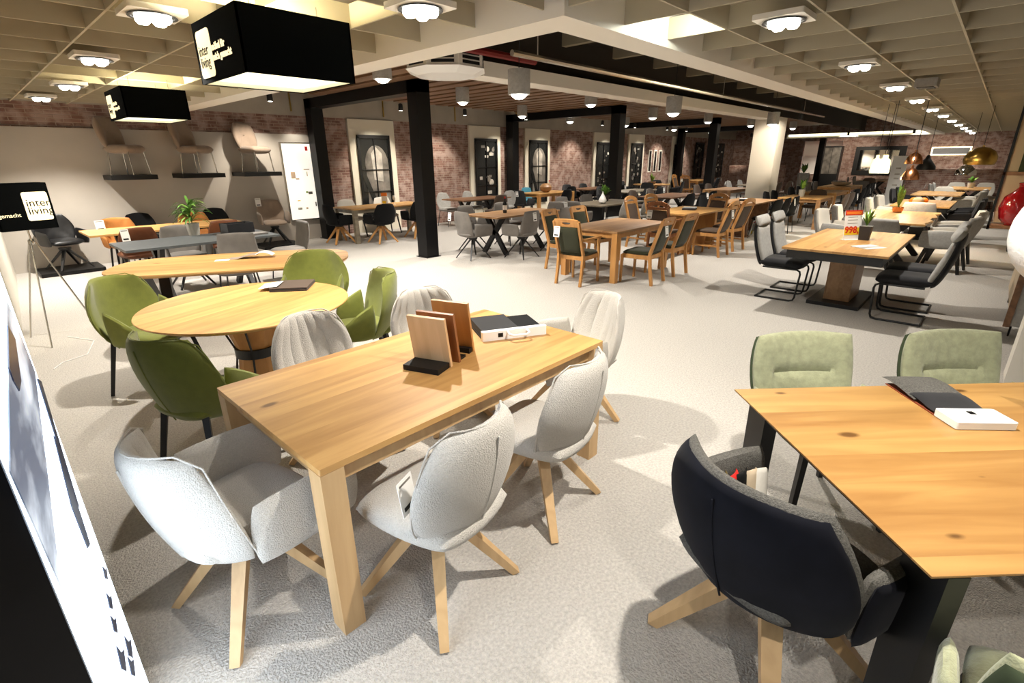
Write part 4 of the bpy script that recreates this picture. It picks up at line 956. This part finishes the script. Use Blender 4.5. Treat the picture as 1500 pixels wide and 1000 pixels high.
# white sample case
c = local((2.13, 2.05), -28, 'sample_case', 'white fabric sample case with carrying handle and dark swatches on the oak table', 'sample case')
obj('spine', MB().prism(rrect(.40, .035, .006), 0, .055), 'white_plastic', c).location = (0, -.16, 0)
obj('tray', box(-.195, .195, -.15, .16, 0, .012), 'black_board', c, False)
for k in range(5): obj('swatch', box(-.19, .02+.004*k, -.145+.003*k, .15, .013+.008*k, .019+.008*k), 'charcoal', c, False)
for k in range(4): obj('swatch', box(.025, .185, -.145, .13-.004*k, .013+.008*k, .019+.008*k), 'black_fabric', c, False)
obj('handle', MB().tube([(-.045, -.178, .045), (-.045, -.215, .04), (-.025, -.232, .035), (.055, -.232, .035), (.075, -.215, .04), (.075, -.178, .045)], .007, 8), 'white_plastic', c)
obj('emblem', box(-.105, -.075, -.1795, -.177, .018, .042), 'black_board', c, False)
# swatch book on the knotty table
c = local((2.63, -.03), 40, 'swatch_book', 'grey fabric swatch book with white spine on the knotty oak table', 'swatch book')
obj('spine', MB().prism(rrect(.12, .225, .01), .003, .032), 'white_plastic', c).location = (-.16, 0, 0)
obj('emblem', box(-.15, -.125, -.012, .012, .0322, .0330), 'black_board', c, False)
obj('backing', box(-.16, .20, -.11, .11, 0, .004), 'rust', c, False)
obj('swatch', MB().pad(lambda u, v: (-.03+u*.10, v*.108, .020+.006*math.sin(3*u)), .016, 10, 6, c=.05), 'charcoal', c)
obj('swatch', MB().pad(lambda u, v: (.12+u*.11, v*.115, .022+.008*math.sin(2*u+1)), .018, 10, 6, c=.05), 'grey_melange', c)
st = local((2.85, -.42), 45, 'acrylic_stand', 'small brown acrylic card stand on the knotty oak table', 'stand')
obj('base', box(-.08, .08, -.06, .06, 0, .004), 'clear_stand', st, False); o = obj('panel', box(-.08, .08, -.003, .003, 0, .20), 'clear_stand', st, False); o.rotation_euler = (math.radians(-18), 0, 0)
# swatch book on the round table
c = local((1.74, 4.17), -38, 'swatch_book', 'dark brown swatch book with a white sheet on the round oak table', 'swatch book')
for k in range(4): obj('swatch', box(-.13, .16, -.16+.004*k, .17-.005*k, .007*k, .007*k+.006), 'mocha' if k % 2 else 'charcoal', c, False)
o = obj('white_sheet', MB().pad(lambda u, v: (-.15+u*.075, -.02+v*.10, .030+.008*u), .003, 6, 6, c=0), 'paper', c)
# boat table oddments
p = G(326, 381, TZ); c = obj('info_card', box(-.07, .07, -.05, .05, 0, .003), 'paper', None, False); c.location = p; c.rotation_euler = (0, 0, -.5); tag(c, 'small white card lying on the boat-shaped table', 'card')
p = G(372, 377, TZ); c = thing('swatch_fan', 'brown swatch strip with a white curled end on the boat-shaped table', 'swatch', p, -35)
obj('swatch', MB().pad(lambda u, v: (-.10+u*.15, v*.08, .018+.02*math.sin(2.2*u)), .012, 10, 6, c=.05), 'taupe', c); obj('curl', MB().pad(lambda u, v: (.11+u*.10, v*.07, .032+.03*math.cos(1.8*u)), .010, 10, 6, c=.05), 'paper', c)
# plants -------------------------------------------------------------
def plant(name, label, loc, pot_m, pr, ph, n, length, up, leaf_m, seed, pot_sq=False, wid=.02, stem=0):
    rnd = random.Random(seed); t = thing(name, label, 'plant', loc)
    if pot_sq: pt = obj('pot', MB().quadbox([(-pr*.8, -pr*.8, 0), (pr*.8, -pr*.8, 0), (pr*.8, pr*.8, 0), (-pr*.8, pr*.8, 0)], [(-pr, -pr, ph), (pr, -pr, ph), (pr, pr, ph), (-pr, pr, ph)]), pot_m, t, False)
    else: pt = obj('pot', MB().lathe([(pr*.75, 0), (pr*.9, ph*.4), (pr, ph), (pr*.88, ph), (pr*.85, ph*.9)], 18), pot_m, t)
    obj('soil', MB().lathe([(.001, ph*.93), (pr*.84, ph*.92)], 14, caps=False), 'soil', pt)
    for k in range(n):
        a = 2*PI*k/n*2.4+rnd.uniform(-.4, .4); L = length*rnd.uniform(.6, 1.05); u0 = up*rnd.uniform(.6, 1.2); w_ = wid*rnd.uniform(.8, 1.2); hs = stem*rnd.random()
        mb = MB(); m = 6
        for i in range(m+1):
            s = i/m; r = L*s*(1-.15*s); z = ph+hs+u0*s-(L*.75)*s*s*rnd.uniform(.9, 1); hw = w_*math.sin(PI*min(1, .12+.88*s))*.9+.001
            cx_, cy2 = r*math.cos(a), r*math.sin(a); nx, ny = -math.sin(a), math.cos(a)
            mb.v += [(cx_-nx*hw, cy2-ny*hw, z+.004), (cx_, cy2, z), (cx_+nx*hw, cy2+ny*hw, z+.004)]
        for i in range(m):
            for j in range(2): mb.f.append((3*i+j, 3*i+j+1, 3*i+j+4, 3*i+j+3))
        obj('leaf', mb, leaf_m if rnd.random() < .7 else 'leaf_light', t)
    return t
p = G(285, 344, TZ); plant('potted_palm', 'green bamboo palm in a stone-coloured pot on the grey table', p, 'pot_stone', .09, .17, 64, .33, .24, 'leaf', 3, wid=.020, stem=.26)
p = G(1265, 351, TZ); plant('potted_grass', 'small green aloe in a dark square pot beside the price sign', p, 'pot_dark', .065, .17, 22, .12, .26, 'leaf', 5, True, .012)
p = G(1314, 311, TZ); plant('tulip_pot', 'yellow-green tulips in an orange pot on the live-edge table', p, 'copper', .09, .10, 14, .10, .45, 'leaf_light', 6, False, .03)
p = G(1168, 289, TZ); plant('potted_plant', 'dark green plant in a grey pot on the table by the column', (15.3, 3.8, TZ), 'pot_stone', .08, .18, 14, .16, .30, 'leaf', 8, False, .04)
plant('potted_plant', 'bright green plant in a basket on the far round table', (19.5, 10.4, TZ), 'oak_brown', .16, .10, 18, .16, .35, 'leaf_light', 9, False, .04)
plant('potted_plant', 'dark bushy plant on the vase table behind the vase', (11.0, 7.1, TZ), 'pot_dark', .10, .14, 18, .20, .30, 'leaf', 12, False, .04)
plant('potted_plant', 'pale green potted plant on the table before the partition', (22.4, .7, TZ), 'white_plastic', .10, .16, 14, .18, .26, 'leaf', 13, False, .05)
plant('floor_plant', 'green plant in a tall tapered white planter at the far opening', (30.9, 7.75, 0), 'white_plastic', .28, .95, 18, .30, .55, 'leaf', 14, False, .07)
# price sign on the pedestal table
p = G(1247, 351, TZ); s = thing('price_sign', 'red and white price sign reading 998 on the oak pedestal table', 'sign', (p[0], p[1], TZ), -38)
o = obj('card', box(-.12, .12, -.003, .003, 0, .36), 'paper', s, False); o.rotation_euler = (math.radians(-8), 0, 0)
obj('red_header', box(-.12, .12, -.0045, -.003, .30, .36), 'red', o, False); obj('yellow_field', box(-.115, .115, -.0045, -.003, .06, .15), 'yellow_print', o, False)
put_text('998,', .115, 'red', o, (-.112, -.0055, .085), (PI/2, 0, 0), bold=.003)
obj('orange_strip', box(-.105, .105, -.0052, -.0045, .312, .345), 'orange_print', o, False)
for z in (.20, .24, .275): obj('printed_line', box(-.08, .06, -.0040, -.003, z, z+.006), 'photo_mid', o, False)
obj('foot', box(-.10, .10, -.02, .06, 0, .004), 'paper', s, False)
p = G(1272, 362, TZ); m_ = thing('magazine', 'open grey brochure lying on the oak pedestal table', 'brochure', p, -30)
for k in range(3): obj('page', box(-.15, .15, -.11+.05*k, .10, .003*k, .003*k+.0025), 'paper' if k != 1 else 'photo_light', m_, False)
# dark tray box and books on the grey table
p = G(366, 341, TZ); t = thing('sample_box', 'dark brown open sample box on the grey ceramic table', 'box', (2.75, 8.15, TZ), 5)
obj('box_body', MB().box(-.19, .19, -.13, -.12, 0, .15).box(-.19, .19, .12, .13, 0, .15).box(-.19, -.18, -.12, .12, 0, .15).box(.18, .19, -.12, .12, 0, .15).box(-.18, .18, -.12, .12, 0, .01), 'charcoal', t, False)
obj('swatch', box(-.17, .17, -.11, .11, .012, .09), 'mocha', t, False)
t = thing('swatch_book', 'grey swatch book with white corner on the grey ceramic table', 'swatch book', (2.80, 7.78, TZ), 8)
for k in range(3): obj('swatch', box(-.18, .20, -.10, .10, .008*k, .008*k+.007), 'grey_fabric', t, False)
obj('white_sheet', box(-.21, -.02, -.12, .02, .025, .027), 'paper', t, False)
# colour fan lying in the black armchair
q = bpy.data.objects
t = thing('colour_fan', 'fan of rust, olive, red and sand swatches leaning in the black armchair', 'swatch fan', (1.73, .47, .512), -20)
for k, (m, dx) in enumerate((('rust', 0), ('olive', .03), ('red', .06), ('black_board', .09), ('sand', .12), ('cream_fabric', .15))):
    o = obj('swatch', MB().pad(lambda u, v: (u*.05, .02*u*u, .07+v*.07), .014, 8, 8, c=.3), m, t); o.location = (dx-.06, -.012*k, 0); o.rotation_euler = (math.radians(-14), math.radians(-20+9*k), .3)
# table decorations in the background
o = obj('vase', MB().lathe([(.03, 0), (.085, .03), (.095, .08), (.06, .15), (.02, .22), (.014, .26), (.02, .27)], 16), 'white_plastic'); o.location = (10.35, 6.75, TZ); tag(o, 'white teardrop vase on the greyed oak table', 'vase')
t = thing('bread_basket', 'round brown woven basket on the oak table by the third window', 'basket', (12.95, 10.6, TZ)); obj('body', MB().lathe([(.08, 0), (.17, .06), (.20, .16), (.14, .24), (.10, .25)], 16), 'oak_brown', t); obj('rim', MB().tube([(.10*math.cos(i*PI/8), .10*math.sin(i*PI/8), .25) for i in range(16)], .015, 6, True), 'oak_frame', t)
def bottle(x, y, lab, m='photo_dark', h=.30):
    t = thing('bottle', lab, 'bottle', (x, y, TZ)); obj('body', MB().lathe([(.035, 0), (.04, .02), (.04, h*.6), (.014, h*.78), (.013, h)], 14), m, t); obj('bottle_label', MB().lathe([(.041, h*.2), (.041, h*.5)], 14, caps=False), 'paper', t); obj('cap', MB().lathe([(.015, h*.92), (.015, h+.01)], 10), 'red', t)
bottle(7.35, 7.05, 'dark wine bottle with white label on the brown portal table'); bottle(13.3, 10.75, 'tall bottle on the oak table by the third window', 'sand', .34); 
t = thing('price_card', 'standing price card with red header on the first window table', 'sign', (7.0, 10.7, TZ), -40); obj('card', box(-.07, .07, -.004, .004, 0, .28), 'paper', t, False); obj('header', box(-.07, .07, -.006, -.004, .20, .28), 'orange_print', t, False); obj('price_field', box(-.05, .03, -.006, -.004, .03, .09), 'yellow_print', t, False)
t = thing('wine_glass', 'clear stemmed glass beside the price card on the window table', 'glass', (7.22, 10.62, TZ)); obj('bowl', MB().lathe([(.004, .09), (.035, .12), (.04, .17), (.032, .21)], 14, caps=False), 'white_plastic', t); obj('stem', MB().lathe([(.035, 0), (.005, .008), (.004, .09)], 12), 'white_plastic', t)
t = thing('fruit_bowl', 'flat wooden bowl with a pale rim on the far bowl table', 'bowl', (21.8, 4.2, TZ)); obj('bowl', MB().lathe([(.12, 0), (.28, .05), (.32, .13), (.30, .13), (.24, .06), (.05, .03)], 20, caps=False), 'sand', t); obj('foot', MB().lathe([(.13, 0), (.12, .02)], 16), 'oak_brown', t)
for k, (x, y, m, r) in enumerate(((14.2, 1.30, 'red', .09), (14.32, 1.15, 'red', .085), (14.05, 1.22, 'sand', .10))):
    f = obj('pumpkin', MB().lathe([(r*math.sin(PI*i/9)+.002, r*.8*(1-math.cos(PI*i/9))) for i in range(10)], 14), m if m == 'sand' else 'orange_print'); f.location = (x, y, TZ); tag(f, ('pale squash' if m == 'sand' else 'orange pumpkin')+' lying on the table behind the live-edge one', 'pumpkin', 'pumpkins on the fruit table')
for x, y, z_, lab in ((10.2, 4.55, TZ, 'open white and black brochure on the yellow oak table'), (13.2, 4.5, TZ, 'dark swatch book with white spine on the panel-leg table')):
    t = thing('swatch_book', lab, 'swatch book', (x, y, z_), 20); obj('cover', box(-.2, .2, -.13, .13, 0, .03), 'charcoal', t, False); obj('white_sheet', box(.08, .22, -.13, .13, .03, .034), 'paper', t, False)
# sideboard, shelf rack and vase on the right
sb = thing('sideboard', 'cream and grey sideboard with dark wooden frame on wire legs', 'sideboard', (7.85, -.60, 0))
obj('body', box(-1.0, 1.0, -.22, .22, .17, .80), 'light_grey', sb, False)
for k in range(3): 
    d = obj('drawer', box(-.98+.66*k, -.34+.66*k, .22, .238, .19, .78), 'sand', sb, False); obj('grip', box(-.98+.66*k+.28, -.98+.66*k+.36, .238, .246, .70, .715), 'black_metal', d, False)
obj('side_panel', MB().box(-1.03, -1.0, -.24, .26, .15, .83), 'light_grey', sb, False); obj('top', box(-1.04, 1.03, -.25, .27, .80, .835), 'walnut', sb, False); obj('front_edge', box(-1.045, -1.0, .22, .27, .14, .83), 'walnut', sb, False); obj('rear_edge', box(-1.045, -1.0, -.26, -.2, .14, .83), 'walnut', sb, False)
for x in (-.85, .85):
    for y in (-.18, .20): obj('leg', MB().tube([(x-.05, y, .17), (x, y, .008), (x+.05, y, .17)], .008, 6), 'black_metal', sb)
rk = thing('shelf_rack', 'tall black metal shelf rack with dark wood boards before the right wall', 'shelf', (13.5, -.60, 0))
for x in (0, .38):
    for y in (-.60, .60): obj('upright', box(x-.02, x+.02, y-.02, y+.02, 0 if y < 0 else .40, 2.60), 'black_metal', rk, False)
for z in (.45, 1.42, 2.55): obj('shelf_board', box(-.02, .40, -.62, .62, z-.03, z+.03), 'walnut', rk, False)
obj('back_panel', box(.38, .40, -.58, .58, .5, 2.5), 'sand', rk, False); obj('foot_frame', MB().tube([(0, .25, .42), (0, .22, .01), (.38, .22, .01), (.38, .25, .42)], .015, 6), 'black_metal', rk)
t = thing('red_vase', 'glossy dark red bulbous vase standing on the shelf rack', 'vase', (13.65, -.34, .482)); obj('body', MB().lathe([(.13, 0), (.24, .12), (.28, .32), (.24, .52), (.12, .64), (.08, .70), (.09, .76)], 22), 'red_glaze', t); obj('neck_ring', MB().lathe([(.09, .75), (.10, .77), (.08, .78)], 16), 'red_glaze', t)
bx_ = obj('storage_box', box(13.55, 13.85, -.55, -.18, 1.452, 1.87), 'dark_green', None, False); tag(bx_, 'dark green storage box on the upper board of the shelf rack', 'box')
# pendants down the aisle
def pendant(name, label, x, y, z, m, prof, glow=None, power=0, col=(1, .8, .5), cords=((0, 0),)):
    t = thing(name, label, 'pendant lamp', (x, y, z))
    for i, (cx_, cy2) in enumerate(cords):
        s = obj('shade', MB().lathe(prof, 20, (cx_, cy2, 0), caps=False), m, t)
        obj('cord', MB().tube([(cx_, cy2, prof[-1][1]-.01), (cx_, cy2, 2.962-z)], .006, 5), 'black_metal', t)
        if glow: obj('bulb', MB().lathe([(.004, .02), (.05, .05), (.06, .10), (.03, .16)], 12, (cx_, cy2, 0)), glow, t)
    if power:
        li = bpy.data.lights.new('lamp_light', 'POINT'); li.energy = power; li.color = col; li.shadow_soft_size = .06; o = link(bpy.data.objects.new('lamp_light', li), t); o.location = (0, 0, -.05)
    return t
jar = [(.085, 0), (.095, .04), (.085, .18), (.07, .26), (.03, .29), (.028, .35)]
pendant('jar_pendant', 'cluster of three glowing jar-shaped glass pendants', 12.95, 1.95, 1.42, 'glow_shade', jar, 'glow_white', 25, (1, .9, .6), ((0, 0), (.11, -.10), (-.06, -.16)))
bell = [(.15, 0), (.147, .04), (.12, .12), (.075, .18), (.025, .21), (.02, .26)]
pendant('bell_pendant', 'upper copper bell pendant with glowing bulb', 12.9, 1.34, 1.60, 'copper', bell, 'glow_copper', 14); pendant('bell_pendant', 'lower copper bell pendant with glowing bulb', 12.55, 1.30, 1.32, 'copper', bell, 'glow_copper', 14)
dome = [(.36, 0), (.40, .10), (.40, .22), (.32, .38), (.16, .48), (.03, .51), (.02, .56)]
pendant('dome_pendant', 'big brass dome pendant over the far aisle', 15.6, .46, 1.55, 'brass', [(r*.72, z_*.72) for r, z_ in dome])
pendant('cone_pendant', 'small black cone pendant behind the copper bells', 16.5, 1.45, 1.42, 'black_metal', [(.20, 0), (.19, .08), (.06, .26), (.03, .34)]); pendant('dome_pendant', 'small chrome dome pendant beside the brass one', 17.5, .72, 1.28, 'chrome', [(.22, 0), (.21, .1), (.10, .22), (.02, .25)])
c0 = Vector((0, 0, CH)); d = Vector(ray(1600, 345)); tt_ = 2.55/d.length; pg = c0+d*tt_
t = thing('globe_pendant', 'speckled grey globe pendant hanging over the knotty oak table', 'pendant lamp', (pg.x, pg.y, pg.z)); obj('globe', MB().lathe([(.20*math.sin(PI*i/16)+.001, -.20*math.cos(PI*i/16)) for i in range(17)], 28), 'stone_ball', t); obj('cord', MB().tube([(0, 0, .195), (0, 0, 2.962-pg.z)], .005, 6), 'black_metal', t)
# end wall: mirror, light panel, banner
t = thing('wall_mirror', 'large black-framed mirror on the far brick wall', 'mirror', (32, 4.75, .85)); obj('frame', box(-.08, 0, -1.05, 1.05, 0, 1.35), 'black_board', t, False); obj('glass', box(-.09, -.08, -.78, .85, .22, 1.18), 'mirror', t, False)
t = thing('wall_light', 'oblong grey wall light with a glowing halo on the far wall', 'wall light', (32, 2.04, 1.78)); obj('halo', box(-.04, 0, -.72, .72, -.02, .34), 'glow_cove', t, False); obj('face', box(-.10, -.05, -.66, .66, .03, .29), 'sconce_face', t, False); obj('spacer', box(-.05, -.04, -.2, .2, .1, .2), 'steel', t, False)
t = thing('banner', 'narrow white upright banner with faint marks by the far wall', 'banner', (23.6, 2.85, 0), -90); obj('panel', box(-.22, .22, -.02, .02, 0, 1.75), 'white_plastic', t, False)
for z in (.5, .72, .95, 1.1, 1.3): obj('printed_mark', box(-.07, .08, -.023, -.02, z, z+.05), 'photo_light', t, False)
# ceiling oddments
t = thing('ceiling_speaker', 'small grey box unit fixed under the blade ceiling', 'speaker', (9.2, 1.02, 2.60)); obj('housing', box(-.16, .16, -.12, .12, 0, .10), 'light_grey', t, False); obj('grille', box(-.13, .13, -.09, .09, -.008, 0), 'charcoal', t, False)
t = thing('cell_spot', 'white cylinder spotlight glowing inside a ceiling cell by the bulkhead', 'spotlight', (4.15, 2.02, 2.96)); obj('housing', MB().lathe([(.055, -.16), (.06, -.15), (.06, 0)], 14), 'white_paint', t); obj('lens', MB().lathe([(.001, -.161), (.05, -.161)], 14, caps=False), 'glow_white', t)
li = bpy.data.lights.new('lamp_light', 'POINT'); li.energy = 10; li.color = (.95, 1, .9); li.shadow_soft_size = .05; o = link(bpy.data.objects.new('lamp_light', li), t); o.location = (0, 0, -.2)
